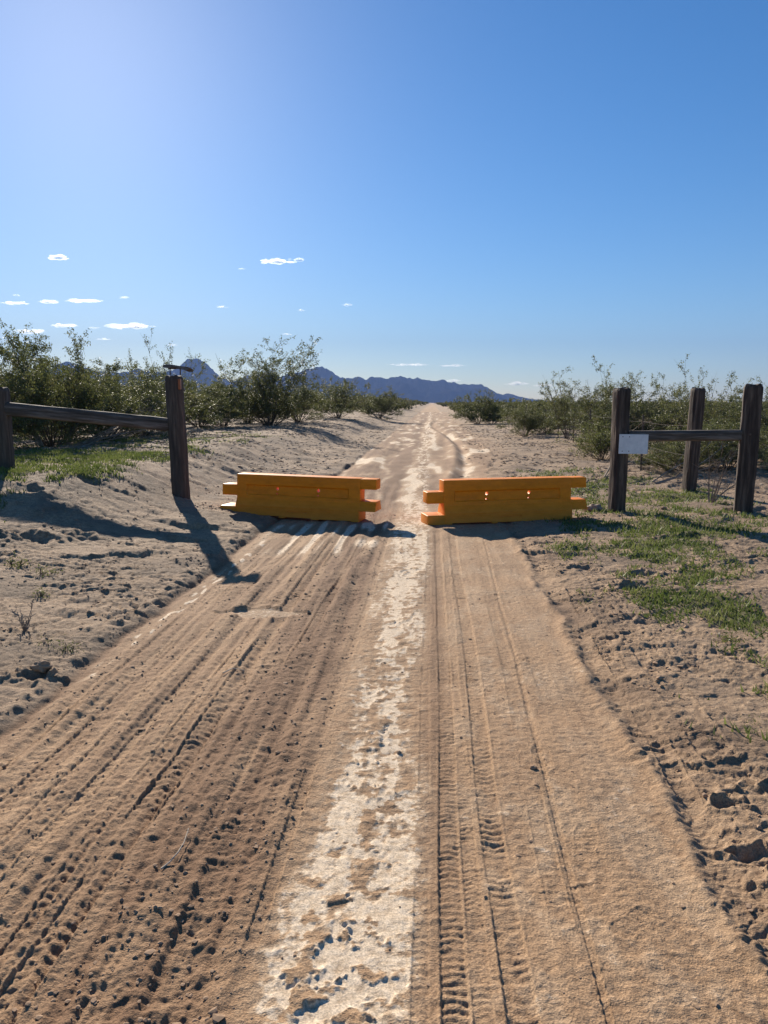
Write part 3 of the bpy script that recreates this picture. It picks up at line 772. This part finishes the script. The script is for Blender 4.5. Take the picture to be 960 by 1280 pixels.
# soil clods and grit
def clods():
    g = np.random.default_rng(51)
    bm = bmesh.new(); bmesh.ops.create_icosphere(bm, subdivisions=1, radius=1)
    iv = np.array([v.co[:] for v in bm.verts]); fi = np.array([[v.index for v in f.verts] for f in bm.faces]); bm.free()
    n = 4600
    y = 1.5 + 9.5 * g.random(n) ** 1.5
    z1 = g.random(n)
    t = np.where(z1 < 0.42, g.uniform(-2.0, -0.5, n), np.where(z1 < 0.62, g.uniform(-1.05, -0.5, n), np.where(z1 < 0.72, -2.12 + g.normal(0, 0.12, n),
        np.where(z1 < 0.86, 1.05 + np.abs(g.normal(0, 0.5, n)), np.where(z1 < 0.9, g.uniform(-0.5, 0.9, n), -2.2 - np.abs(g.normal(0, 1.0, n)))))))
    x = t + SLOPE * y
    s = 0.0028 + 0.0045 * g.random(n) ** 2 + 0.010 * (g.random(n) < 0.02) * g.random(n)
    nb = 5000                                     # crumbs lying on the banks
    yb = 2.0 + 11 * g.random(nb) ** 1.3; tb = np.where(g.random(nb) < 0.5, -2.15 - np.abs(g.normal(0, 1.6, nb)), 1.0 + np.abs(g.normal(0, 1.0, nb)))
    xb = tb + SLOPE * yb; kb = noise(xb / 0.5, yb / 0.6, 73) + 0.4 * noise(xb / 0.15, yb / 0.2, 74) > 0.05; xb, yb = xb[kb], yb[kb]; nb = len(xb)
    x = np.concatenate([x, xb]); y = np.concatenate([y, yb]); s = np.concatenate([s, 0.003 + 0.011 * g.random(nb) ** 3 + 0.0003 * yb]); n = len(x)
    zz = surf(x, y)
    V = iv[None] * (1 + 0.28 * g.standard_normal((n, len(iv), 1))) * (s[:, None, None] * np.stack([1 + 0.5 * g.random(n), 1 + 0.5 * g.random(n), 0.42 + 0.3 * g.random(n)], 1)[:, None, :])
    V = V + np.stack([x, y, zz + s * 0.25], 1)[:, None, :]
    F = (fi[None] + (np.arange(n) * len(iv))[:, None, None]).reshape(-1, 3)
    tag(link("soil_clods", np_mesh("soil_clods", V.reshape(-1, 3), F), M_clod), "crumbs and clods of dry brown soil on the churned road", "soil", kind='stuff')
clods()

# dry litter under and between the bushes
def litter():
    g = np.random.default_rng(61)
    n = 14000
    y = 13 + 42 * g.random(n) ** 1.2; x = (g.random(n) - 0.5) * 1.3 * y; t = x - SLOPE * y
    cl_ = noise(x / 1.2, y / 1.6, 71) + 0.5 * noise(x / 0.4, y / 0.5, 72) + 0.35 * ss(5, 8, np.abs(t))
    k = (cl_ > -0.1) & ((t < -2.6) | (t > 1.6)) & (g.random(n) < 0.9); x, y = x[k], y[k]; n = len(x)
    V = []
    zz = macro(x, y)
    m_ = y < 46; zz[m_] = surf(x[m_], y[m_])
    for j in range(4):                       # each crumb of litter is four crossed slivers
        a = g.random(n) * 6.28; L = (0.02 + 0.06 * g.random(n)) * (0.7 + y / 40); w = L * 0.10 + 0.003; h = 0.008 + 0.02 * g.random(n)
        ox = g.normal(0, 0.35, n); oy = g.normal(0, 0.35, n); ca, sa = np.cos(a), np.sin(a)
        p = [np.stack([x + ox - ca * L, y + oy - sa * L, zz - 0.003], 1), np.stack([x + ox - sa * w, y + oy + ca * w, zz + h], 1),
             np.stack([x + ox + ca * L, y + oy + sa * L, zz + h * 0.4], 1), np.stack([x + ox + sa * w, y + oy - ca * w, zz + 0.002], 1)]
        V.append(np.stack(p, 1).reshape(-1, 3))
    V = np.concatenate(V)
    tag(link("dry_litter", np_mesh("dry_litter", V, np.arange(len(V)).reshape(-1, 4)), M_dead), "dry twigs and leaf litter strewn on the sandy verges", "litter", kind='stuff')
litter()

# ------------------------------------------------------------------ small single things in the foreground
def lumpy(name, x, y, s, label, cat="stone", m=None, seed=1, flat=0.6, sink=0.25):
    bm = bmesh.new(); bmesh.ops.create_icosphere(bm, subdivisions=4, radius=1)
    for v in bm.verts:
        c = v.co
        k = 1 + 0.35 * float(noise(c.x * 1.3 + seed, c.y * 1.3 + c.z * 1.7)) * 1.4 + 0.18 * float(noise(c.x * 3.1 + c.z, c.y * 3.1 + seed))
        v.co = Vector((c.x * s * k, c.y * s * 0.8 * k, c.z * s * flat * k))
    mm = bpy.data.meshes.new(name); bm.to_mesh(mm); bm.free()
    for p_ in mm.polygons: p_.use_smooth = True
    return tag(link(name, mm, m or M_stone, loc=(x, y, S(x, y) + s * flat * (1 - 2 * sink))), label, cat)
lumpy("stone", -2.02, 4.36, 0.055, "dark rounded stone in the hollow beside the road's left edge", seed=3, m=M_clod)
lumpy("stone", 0.655, 3.18, 0.016, "small lone dark pebble on the smooth right lane", seed=4, m=M_clod)
lumpy("stone", 4.0, 10.9, 0.045, "dark stone on the sand between the two right-hand posts", seed=5, m=M_clod)
lumpy("stone", 3.02, 10.95, 0.13, "grey rock leaning against the foot of the sign post", seed=6)
lumpy("stone", 1.29, 2.24, 0.028, "crumbly dark soil lump on the right verge, nearest to the camera", seed=9, m=M_clod)

def curve_stick(name, pts, r, label, m):
    P = Plant(9); P.mt = m; P.ml = m
    pp = np.array([(x, y, S(x, y) + dz) for x, y, dz in pts]); P.tube(pp, r, r * 0.5, 6)
    return tag(link(name, P.meshes(name)[0]), label, "twig")
M_straw = simple_noise_mat("dry_straw", [(0.3, (0.45, 0.36, 0.26)), (0.7, (0.62, 0.52, 0.40))], 30)
curve_stick("twig", [(-0.765, 2.44, 0.008), (-0.745, 2.47, 0.010), (-0.728, 2.52, 0.014), (-0.722, 2.58, 0.016), (-0.725, 2.66, 0.018)], 0.0035, "pale curved twig on the churned soil of the left lane", M_straw)
curve_stick("twig", [(-1.35, 2.02, 0.012), (-1.30, 2.035, 0.02), (-1.24, 2.03, 0.012)], 0.003, "short pale stick by the lower left corner of the road", M_straw)
curve_stick("twig", [(-0.95, 4.35, 0.01), (-0.90, 4.42, 0.018), (-0.84, 4.46, 0.012)], 0.004, "pale twig among the clods further up the left lane", M_straw)

def plant_small(seed, x, y, h, label, n=9, ml=None, nl=16, leaf=0.012, lean=50, name="desert_weed", bare=0.1, mt=None):
    st, lv = bush(seed, hgt=h, nst=n, lean=lean, nsec=3, ntw=2, nl=nl, leaf=leaf, ml=ml or M_leaf_bright, thick=0.0028, bare=bare, twl=0.5, mt=mt)
    e = empty(name, (x, y, S(x, y) - 0.005), seed)
    # small plants carry small spread
    tag(e, label, "plant")
    link("stems", st, parent=e)
    if lv: link("foliage", lv, parent=e)
    return e
plant_small(601, -2.02, 4.72, 0.12, "small dark bushy weed by the road's left edge", n=14, ml=M_leaf, nl=6, leaf=0.007)
plant_small(602, -2.20, 4.80, 0.09, "low ragged weed left of the dark bushy weed", n=8, ml=M_leaf, nl=4, leaf=0.006)
plant_small(603, -2.95, 6.55, 0.14, "yellow-green sprig on the left bank below the dug hollow", n=8, nl=6, leaf=0.010)
plant_small(604, -3.3, 6.75, 0.15, "wider yellow-green weed at the left edge of the bank", n=9, nl=6, leaf=0.011)
plant_small(605, -2.72, 5.95, 0.11, "small upright seedling on the bare left bank", n=6, nl=5, leaf=0.009, lean=25)
plant_small(606, -2.45, 5.1, 0.26, "thin dry weed stalks on the left bank", n=5, nl=0, lean=24, mt=M_dead)
plant_small(607, 1.83, 3.62, 0.07, "tiny dark weed on the right verge near the frame's edge", n=10, ml=M_leaf, nl=5, leaf=0.006)
plant_small(608, 2.30, 4.95, 0.10, "leafy green weed tuft in the grass at the right edge", n=14, nl=8, leaf=0.010)
plant_small(609, 1.62, 5.9, 0.06, "small round green tuft by the right lane's edge", n=12, nl=6, leaf=0.008)

# ------------------------------------------------------------------ timber posts and rails
def timber(name, p0, p1, w, d, m, parent, square=4.0, seed=0, rot=0.0, rough=1.0, seg=60, sides=56, taper=0.0):
    """a weathered beam from p0 to p1: superellipse section with drying cracks and chipped ends"""
    p0 = Vector(p0); p1 = Vector(p1); L = (p1 - p0).length
    q = (p1 - p0).to_track_quat('Z', 'Y')
    th = np.linspace(0, 2 * np.pi, sides, endpoint=False)
    s = np.linspace(0, 1, seg)
    TH, SS = np.meshgrid(th, s)
    e = 2.0 / square
    cx = np.sign(np.cos(TH)) * np.abs(np.cos(TH)) ** e; cy = np.sign(np.sin(TH)) * np.abs(np.sin(TH)) ** e
    zz = SS * L
    cr = noise(TH * 6 + 10, zz * 0.9, 300 + seed)                    # cracks run with the grain
    crack = -np.clip(np.abs(cr) * -1 + 0.06, 0, 1) * 0.22 * rough
    und = 0.05 * noise(np.cos(TH) * 1.5 + seed, zz * 2.2 + np.sin(TH) * 1.5, 310 + seed) + 0.03 * noise(TH * 3, zz * 5, 320 + seed)
    k = 1 + crack + und * rough - taper * SS
    ends = 1 - 0.10 * np.clip(1 - SS * L / 0.02, 0, 1) - 0.16 * np.clip(1 - (1 - SS) * L / 0.025, 0, 1)
    k = k * ends
    topz = zz + (SS > 0.985) * 0.02 * noise(cx * 2, cy * 2, 330 + seed) * 2
    bend = 0.012 * rough * noise(zz * 0.8, zz * 0, 340 + seed)
    xx = cx * w / 2 * k + bend; yy = cy * d / 2 * k
    V = np.stack([xx, yy, topz], -1).reshape(-1, 3)
    V = np.concatenate([V, [[0, 0, 0]], [[0, 0, L + 0.004]]])
    ix = np.arange(seg * sides).reshape(seg, sides); r2 = np.roll(ix, -1, 1)
    F = np.stack([ix[:-1], r2[:-1], r2[1:], ix[1:]], -1).reshape(-1, 4).tolist()
    c0, c1 = seg * sides, seg * sides + 1
    F += [(c0, r2[0, j], ix[0, j]) for j in range(sides)] + [(c1, ix[-1, j], r2[-1, j]) for j in range(sides)]
    mm = bpy.data.meshes.new(name); mm.from_pydata(V.tolist(), [], F)
    for p_ in mm.polygons: p_.use_smooth = True
    mm.set_sharp_from_angle(angle=R(40)); mm.materials.append(m)
    o_ = bpy.data.objects.new(name, mm); COL.objects.link(o_)
    o_.rotation_mode = 'QUATERNION'
    from mathutils import Quaternion
    o_.rotation_quaternion = q @ Quaternion((0, 0, 1), rot)
    o_.location = p0
    if parent:
        o_.parent = parent; o_.location = p0 - parent.location
    return o_

def box_mesh(name, sx, sy, sz, bev=0.002, m=None):
    bm = bmesh.new(); bmesh.ops.create_cube(bm, size=1)
    bmesh.ops.scale(bm, vec=(sx, sy, sz), verts=bm.verts)
    bmesh.ops.bevel(bm, geom=bm.edges[:], offset=bev, segments=2, affect='EDGES')
    mm = bpy.data.meshes.new(name); bm.to_mesh(mm); bm.free()
    if m: mm.materials.append(m)
    return mm

# left brace
lf = empty("rail_fence", (-3.0, 11.2, H(-3.0, 11.2)))
tag(lf, "weathered sloping log rail between two thick posts, one capped with a metal plate", "fence")
timber("post", (-2.96, 11.2, -0.2), (-3.02, 11.2, 1.975), 0.25, 0.25, M_log, lf, square=2.4, seed=1, rough=1.1)
timber("post", (-5.38, 10.85, -0.2), (-5.38, 10.85, 1.80), 0.27, 0.25, M_log, lf, square=3.5, seed=2, rough=1.0)
timber("rail", (-5.28, 10.82, 1.515), (-3.11, 11.18, 1.285), 0.15, 0.19, M_rail, lf, square=3.2, seed=3, rough=1.2)
M_plate = simple_noise_mat("dull_tin", [(0.35, (0.09, 0.08, 0.075)), (0.7, (0.17, 0.155, 0.145))], 18, rough=0.7, bump=0.2)
def plate():
    """a bent offcut of sheet steel with a turned-down lip"""
    bm = bmesh.new(); n = 16
    def z_(a, b): return 0.010 * math.sin(a * 5) + 0.015 * (1 - a) - 0.010 * b * a
    rows = []
    for i in range(n + 1):
        a = i / n; x = -0.15 + 0.36 * a
        ring = []
        for b, dz in ((0, -0.030), (0, 0.008), (1, 0.008), (1, -0.030), (0.96, -0.030), (0.96, 0.0), (0.04, 0.0), (0.04, -0.030)):
            ring.append(bm.verts.new((x, -0.13 + 0.26 * b, z_(a, b) + dz * (1 + 0.25 * math.sin(a * 9)))))
        rows.append(ring)
    for p_, q_ in zip(rows[:-1], rows[1:]):
        for k in range(8): bm.faces.new([p_[k], q_[k], q_[(k + 1) % 8], p_[(k + 1) % 8]])
    bm.faces.new(rows[0]); bm.faces.new(rows[-1][::-1])
    bmesh.ops.recalc_face_normals(bm, faces=bm.faces[:])
    mm = bpy.data.meshes.new("cap_plate"); bm.to_mesh(mm); bm.free(); return mm
pl = link("cap_plate", plate(), M_plate, parent=lf, loc=(0.02, 0, 2.10 - lf.location.z)); pl.rotation_euler = (R(-2), R(1), 0)
for dx in (-0.085, 0.06):
    b_ = link("bracket", box_mesh("bracket", 0.012, 0.03, 0.12, m=M_steel), parent=pl, loc=(dx, 0, -0.05))
M_refl = simple_noise_mat("orange_reflector", [(0.3, (0.28, 0.08, 0.03)), (0.7, (0.42, 0.13, 0.04))], 30, rough=0.35)
rf = link("reflector", box_mesh("reflector", 0.035, 0.06, 0.15, bev=0.006, m=M_refl), parent=lf, loc=(0.085, -0.085, 1.86 - lf.location.z))

# right brace
rf2 = empty("timber_brace", (3.33, 10.8, H(3.33, 10.8)))
tag(rf2, "two dark squared timber posts joined by a horizontal rail, right of the road", "fence")
timber("post", (3.31, 10.84, -0.2), (3.31, 10.84, 1.80), 0.205, 0.20, M_tie, rf2, square=4.5, seed=4, rot=R(16), rough=1.3)
timber("post", (5.02, 10.66, -0.2), (5.06, 10.66, 1.84), 0.25, 0.25, M_tie, rf2, square=4.5, seed=5, rot=R(-24), rough=1.4)
timber("rail", (3.42, 10.80, 1.135), (4.93, 10.66, 1.155), 0.165, 0.15, M_rail, rf2, square=3.6, seed=6, rough=1.2)
def bolt(parent, x, y, zz):
    bm = bmesh.new(); bmesh.ops.create_cone(bm, cap_ends=True, segments=6, radius1=0.017, radius2=0.015, depth=0.02)
    bmesh.ops.rotate(bm, matrix=Matrix.Rotation(R(90), 3, 'X'), verts=bm.verts)
    mm = bpy.data.meshes.new("bolt"); bm.to_mesh(mm); bm.free()
    link("bolt", mm, M_steel, parent=parent, loc=(x - parent.location.x, y - parent.location.y, zz - parent.location.z))
bolt(rf2, 5.0, 10.545, 1.17); bolt(rf2, 5.07, 10.55, 1.12); bolt(rf2, 3.36, 10.745, 1.2); bolt(lf, -3.0, 11.065, 1.30)
M_sign = simple_noise_mat("white_painted_metal", [(0.3, (0.62, 0.63, 0.66)), (0.7, (0.78, 0.78, 0.80))], 12, rough=0.45, bump=0.1)
sg = link("sign", box_mesh("sign", 0.40, 0.006, 0.27, bev=0.002, m=M_sign), loc=(3.46, 10.69, 1.03))
sg.rotation_euler = (0, R(0.6), R(-2))
tag(sg, "blank white rectangular sign fixed to the squared post beside the right rail", "sign")
# screw heads are parts of the sign
for dx in (-0.15, -0.06):
    for dz in (-0.1, 0.1):
        bm = bmesh.new(); bmesh.ops.create_cone(bm, cap_ends=True, segments=10, radius1=0.007, radius2=0.005, depth=0.006)
        mm = bpy.data.meshes.new("screw"); bm.to_mesh(mm); bm.free()
        o_ = link("screw", mm, M_steel, parent=sg, loc=(dx, -0.006, dz)); o_.rotation_euler = (R(90), 0, 0)

# wire fence running along the road behind the brace
wf = empty("wire_fence", (5.29, 13.2, H(5.29, 13.2)))
tag(wf, "barbed wire fence with squared end post and thin steel posts along the right scrub", "fence")
timber("end_post", (5.25, 13.2, -0.2), (5.33, 13.2, 1.84), 0.205, 0.20, M_tie, wf, square=4.5, seed=7, rot=R(12), rough=1.3)
def tpost_mesh():
    bm = bmesh.new()
    def bx(cx, cy, cz, sx, sy, sz):
        r_ = bmesh.ops.create_cube(bm, size=1); bmesh.ops.scale(bm, vec=(sx, sy, sz), verts=r_['verts']); bmesh.ops.translate(bm, vec=(cx, cy, cz), verts=r_['verts'])
    bx(0, 0, 0.55, 0.036, 0.005, 1.5); bx(0, 0.0185, 0.55, 0.005, 0.032, 1.496)
    for k in range(18): bx(0, -0.006, 0.1 + k * 0.065, 0.008, 0.006, 0.012)
    mm = bpy.data.meshes.new("steel_post"); bm.to_mesh(mm); bm.free(); mm.materials.append(M_steel); return mm
tp = tpost_mesh()
fp = [(5.29, 13.2)]
yy = 17.6
while yy < 75:
    tt = 4.8 + 0.5 * min(1, (yy - 17.6) / 12)
    x = tt + SLOPE * yy; fp.append((x, yy))
    link("steel_post", tp, parent=wf, loc=(x - wf.location.x, yy - wf.location.y, H(x, yy) - wf.location.z)); yy += 3.7
for hgt in (0.35, 0.62, 0.88, 1.14):
    P = Plant(3); P.mt = M_steel; P.ml = M_steel
    pts = []
    for (a, b) in zip(fp[:-1], fp[1:]):
        for k in range(6):
            f = k / 6; x = a[0] * (1 - f) + b[0] * f; y = a[1] * (1 - f) + b[1] * f
            pts.append((x - wf.location.x, y - wf.location.y, H(a[0], a[1]) * (1 - f) + H(b[0], b[1]) * f + hgt - 0.03 * math.sin(math.pi * f) - wf.location.z))
    pts = np.array(pts); P.tube(pts, 0.003, 0.003, 4)
    # barbs
    for i in range(0, len(pts) - 1):
        for f in (0.0, 0.33, 0.66):
            c = pts[i] * (1 - f) + pts[i + 1] * f
            if c[1] < 12: P.tube(np.array([c + (-0.012, 0, -0.014), c + (0.012, 0, 0.014)]), 0.0018, 0.001, 3)
    link("wire", P.meshes("wire")[0], parent=wf)

# ------------------------------------------------------------------ the two barriers
BLEN, ZH = 1.80, 0.585                     # body length, height
ROW = ZH / 4
PROF = [(0.0, 0.175), (0.16, 0.175), (0.25, 0.12), (ZH, 0.11)]   # z, half thickness
def half(zv, ins=0.0): return float(np.interp(zv, [p_[0] for p_ in PROF], [p_[1] for p_ in PROF])) - ins
def solid(name, xs, zs, keep, ins=0.0, recess=None):
    """block of cells in the x-z plane given thickness by the profile"""
    bm = bmesh.new(); vd = {}
    def dep(i, j):
        d = half(zs[j], ins)
        if recess and recess[0] - 1e-6 < xs[i] < recess[1] + 1e-6 and recess[2] - 1e-6 < zs[j] < recess[3] + 1e-6: d -= recess[4]
        return d
    def v(i, j, s):
        if (i, j, s) not in vd: vd[(i, j, s)] = bm.verts.new((xs[i], s * dep(i, j), zs[j]))
        return vd[(i, j, s)]
    for i in range(len(xs) - 1):
        for j in range(len(zs) - 1):
            if not keep(i, j): continue
            bm.faces.new([v(i, j, -1), v(i + 1, j, -1), v(i + 1, j + 1, -1), v(i, j + 1, -1)])
            bm.faces.new([v(i, j, 1), v(i, j + 1, 1), v(i + 1, j + 1, 1), v(i + 1, j, 1)])
            def out(a, b): return a < 0 or b < 0 or a >= len(xs) - 1 or b >= len(zs) - 1 or not keep(a, b)
            if out(i - 1, j): bm.faces.new([v(i, j, 1), v(i, j, -1), v(i, j + 1, -1), v(i, j + 1, 1)])
            if out(i + 1, j): bm.faces.new([v(i + 1, j, -1), v(i + 1, j, 1), v(i + 1, j + 1, 1), v(i + 1, j + 1, -1)])
            if out(i, j - 1): bm.faces.new([v(i, j, 1), v(i + 1, j, 1), v(i + 1, j, -1), v(i, j, -1)])
            if out(i, j + 1): bm.faces.new([v(i, j + 1, -1), v(i + 1, j + 1, -1), v(i + 1, j + 1, 1), v(i, j + 1, 1)])
    mm = bpy.data.meshes.new(name); bm.to_mesh(mm); bm.free()
    return mm
def finish(mm, bev, cutters=()):
    """bevel and cut, then keep the evaluated mesh"""
    o_ = bpy.data.objects.new("tmp", mm); COL.objects.link(o_)
    b = o_.modifiers.new("b", 'BEVEL'); b.width = bev; b.segments = 3; b.limit_method = 'ANGLE'; b.angle_limit = R(25)
    cs = []
    for cm in cutters:
        c = bpy.data.objects.new("cut", cm); COL.objects.link(c); cs.append(c)
        md = o_.modifiers.new("c", 'BOOLEAN'); md.operation = 'DIFFERENCE'; md.object = c; md.solver = 'EXACT'
    bpy.context.view_layer.update()
    dg = bpy.context.evaluated_depsgraph_get()
    new = bpy.data.meshes.new_from_object(o_.evaluated_get(dg))
    for c in cs: bpy.data.objects.remove(c)
    bpy.data.objects.remove(o_)
    for p_ in new.polygons: p_.use_smooth = True
    new.set_sharp_from_angle(angle=R(38))
    new.materials.clear(); new.materials.append(M_barrier)
    return new
hb = BLEN / 2
def cyl(x, z, r):
    # moulded eyelet: narrow at the front face, widening to the rear
    bm = bmesh.new(); bmesh.ops.create_cone(bm, cap_ends=True, segments=28, radius1=r * 4.4, radius2=r * 0.35, depth=0.4)
    bmesh.ops.rotate(bm, matrix=Matrix.Rotation(R(90), 3, 'X'), verts=bm.verts); bmesh.ops.translate(bm, vec=(x, 0, z), verts=bm.verts)
    m_ = bpy.data.meshes.new("c"); bm.to_mesh(m_); bm.free(); return m_
def cbox(x0, x1, y0, y1, z0, z1):
    bm = bmesh.new(); bmesh.ops.create_cube(bm, size=1); bmesh.ops.scale(bm, vec=(x1 - x0, y1 - y0, z1 - z0), verts=bm.verts)
    bmesh.ops.translate(bm, vec=((x0 + x1) / 2, (y0 + y1) / 2, (z0 + z1) / 2), verts=bm.verts)
    m_ = bpy.data.meshes.new("c"); bm.to_mesh(m_); bm.free(); return m_
xs = [-hb, -hb + 0.14, -hb + 0.155, hb - 0.175, hb - 0.16, hb]
zs = [0, 0.16, 0.25, 0.30, 0.312, 0.432, 0.444, ZH]
body_me = solid("body", xs, zs, lambda i, j: True, recess=(-hb + 0.155, hb - 0.175, 0.312, 0.432, 0.022))
cut = [cyl(-0.30, 0.398, 0.016), cyl(-0.305, 0.328, 0.010), cyl(0.30, 0.398, 0.016), cyl(0.295, 0.328, 0.010),
       cbox(-0.80, -0.25, -1, 1, -1, 0.026), cbox(-0.17, 0.22, -1, 1, -1, 0.018), cbox(0.32, 0.80, -1, 1, -1, 0.012),
       cbox(-0.13, 0.17, -0.185, -0.160, 0.088, 0.106), cbox(-0.13, 0.17, 0.160, 0.185, 0.088, 0.106),
       cbox(-0.78, 0.78, -0.182, -0.168, 0.128, 0.137), cbox(-0.78, 0.78, 0.168, 0.182, 0.128, 0.137)]
body_me = finish(body_me, 0.010, cut)
TL = 0.225
def tab_me(x0, x1, z0, z1):
    zz = sorted(set([z0, z1] + [p_[0] for p_ in PROF if z0 < p_[0] < z1]))
    return finish(solid("tab", [x0, x1], zz, lambda i, j: True, ins=0.004), 0.009)
tabs = [tab_me(-hb - TL, -hb + 0.004, 2 * ROW - 0.01, 3 * ROW - 0.004), tab_me(-hb - TL - 0.012, -hb + 0.004, 0.004, ROW - 0.012),
        tab_me(hb - 0.004, hb + TL, 3 * ROW + 0.004, ZH - 0.003), tab_me(hb - 0.004, hb + TL, ROW + 0.004, 2 * ROW - 0.012)]
lids = []
def lid_mesh():
    bm = bmesh.new(); bmesh.ops.create_cone(bm, cap_ends=True, segments=24, radius1=0.06, radius2=0.052, depth=0.02)
    m_ = bpy.data.meshes.new("filler_cap"); bm.to_mesh(m_); bm.free(); m_.materials.append(M_barrier); return m_
def barrier(x, y, rz, label, tiltx=0.0, z=0.0):
    e = empty("traffic_barrier", (x, y, z), rz); e.rotation_euler = (0, tiltx, rz)
    tag(e, label, "barrier", "orange barriers closing the road")
    link("body", body_me, parent=e)
    for t_ in tabs: link("tab", t_, parent=e)
    return e
barrier(-1.17, 10.62, R(-14.5), "orange plastic barrier left of the pale clay strip, its right end nearer the camera", tiltx=R(0.9), z=0.015)
barrier(1.645, 10.33, R(12.0), "orange plastic barrier on the right lane, next to the grass and the sign post", tiltx=R(-0.2), z=0.005)

# ------------------------------------------------------------------ air
def haze():
    mm = box_mesh("haze", 15900, 8200, 620, bev=0.5)
    o_ = link("haze", mm, loc=(0, -250 + 4100, -8 + 310))
    m = bpy.data.materials.new("haze_air"); m.use_nodes = True
    nt = m.node_tree; nt.nodes.remove(nt.nodes['Principled BSDF'])
    v = nt.nodes.new('ShaderNodeVolumePrincipled')
    v.inputs['Color'].default_value = (0.24, 0.38, 0.76, 1)
    v.inputs['Density'].default_value = 11.0e-5
    v.inputs['Anisotropy'].default_value = 0.0
    nt.links.new(v.outputs[0], nt.nodes['Material Output'].inputs['Volume'])
    mm.materials.append(m)
    tag(o_, "faint blue haze in the air", "haze", kind='stuff')
haze()
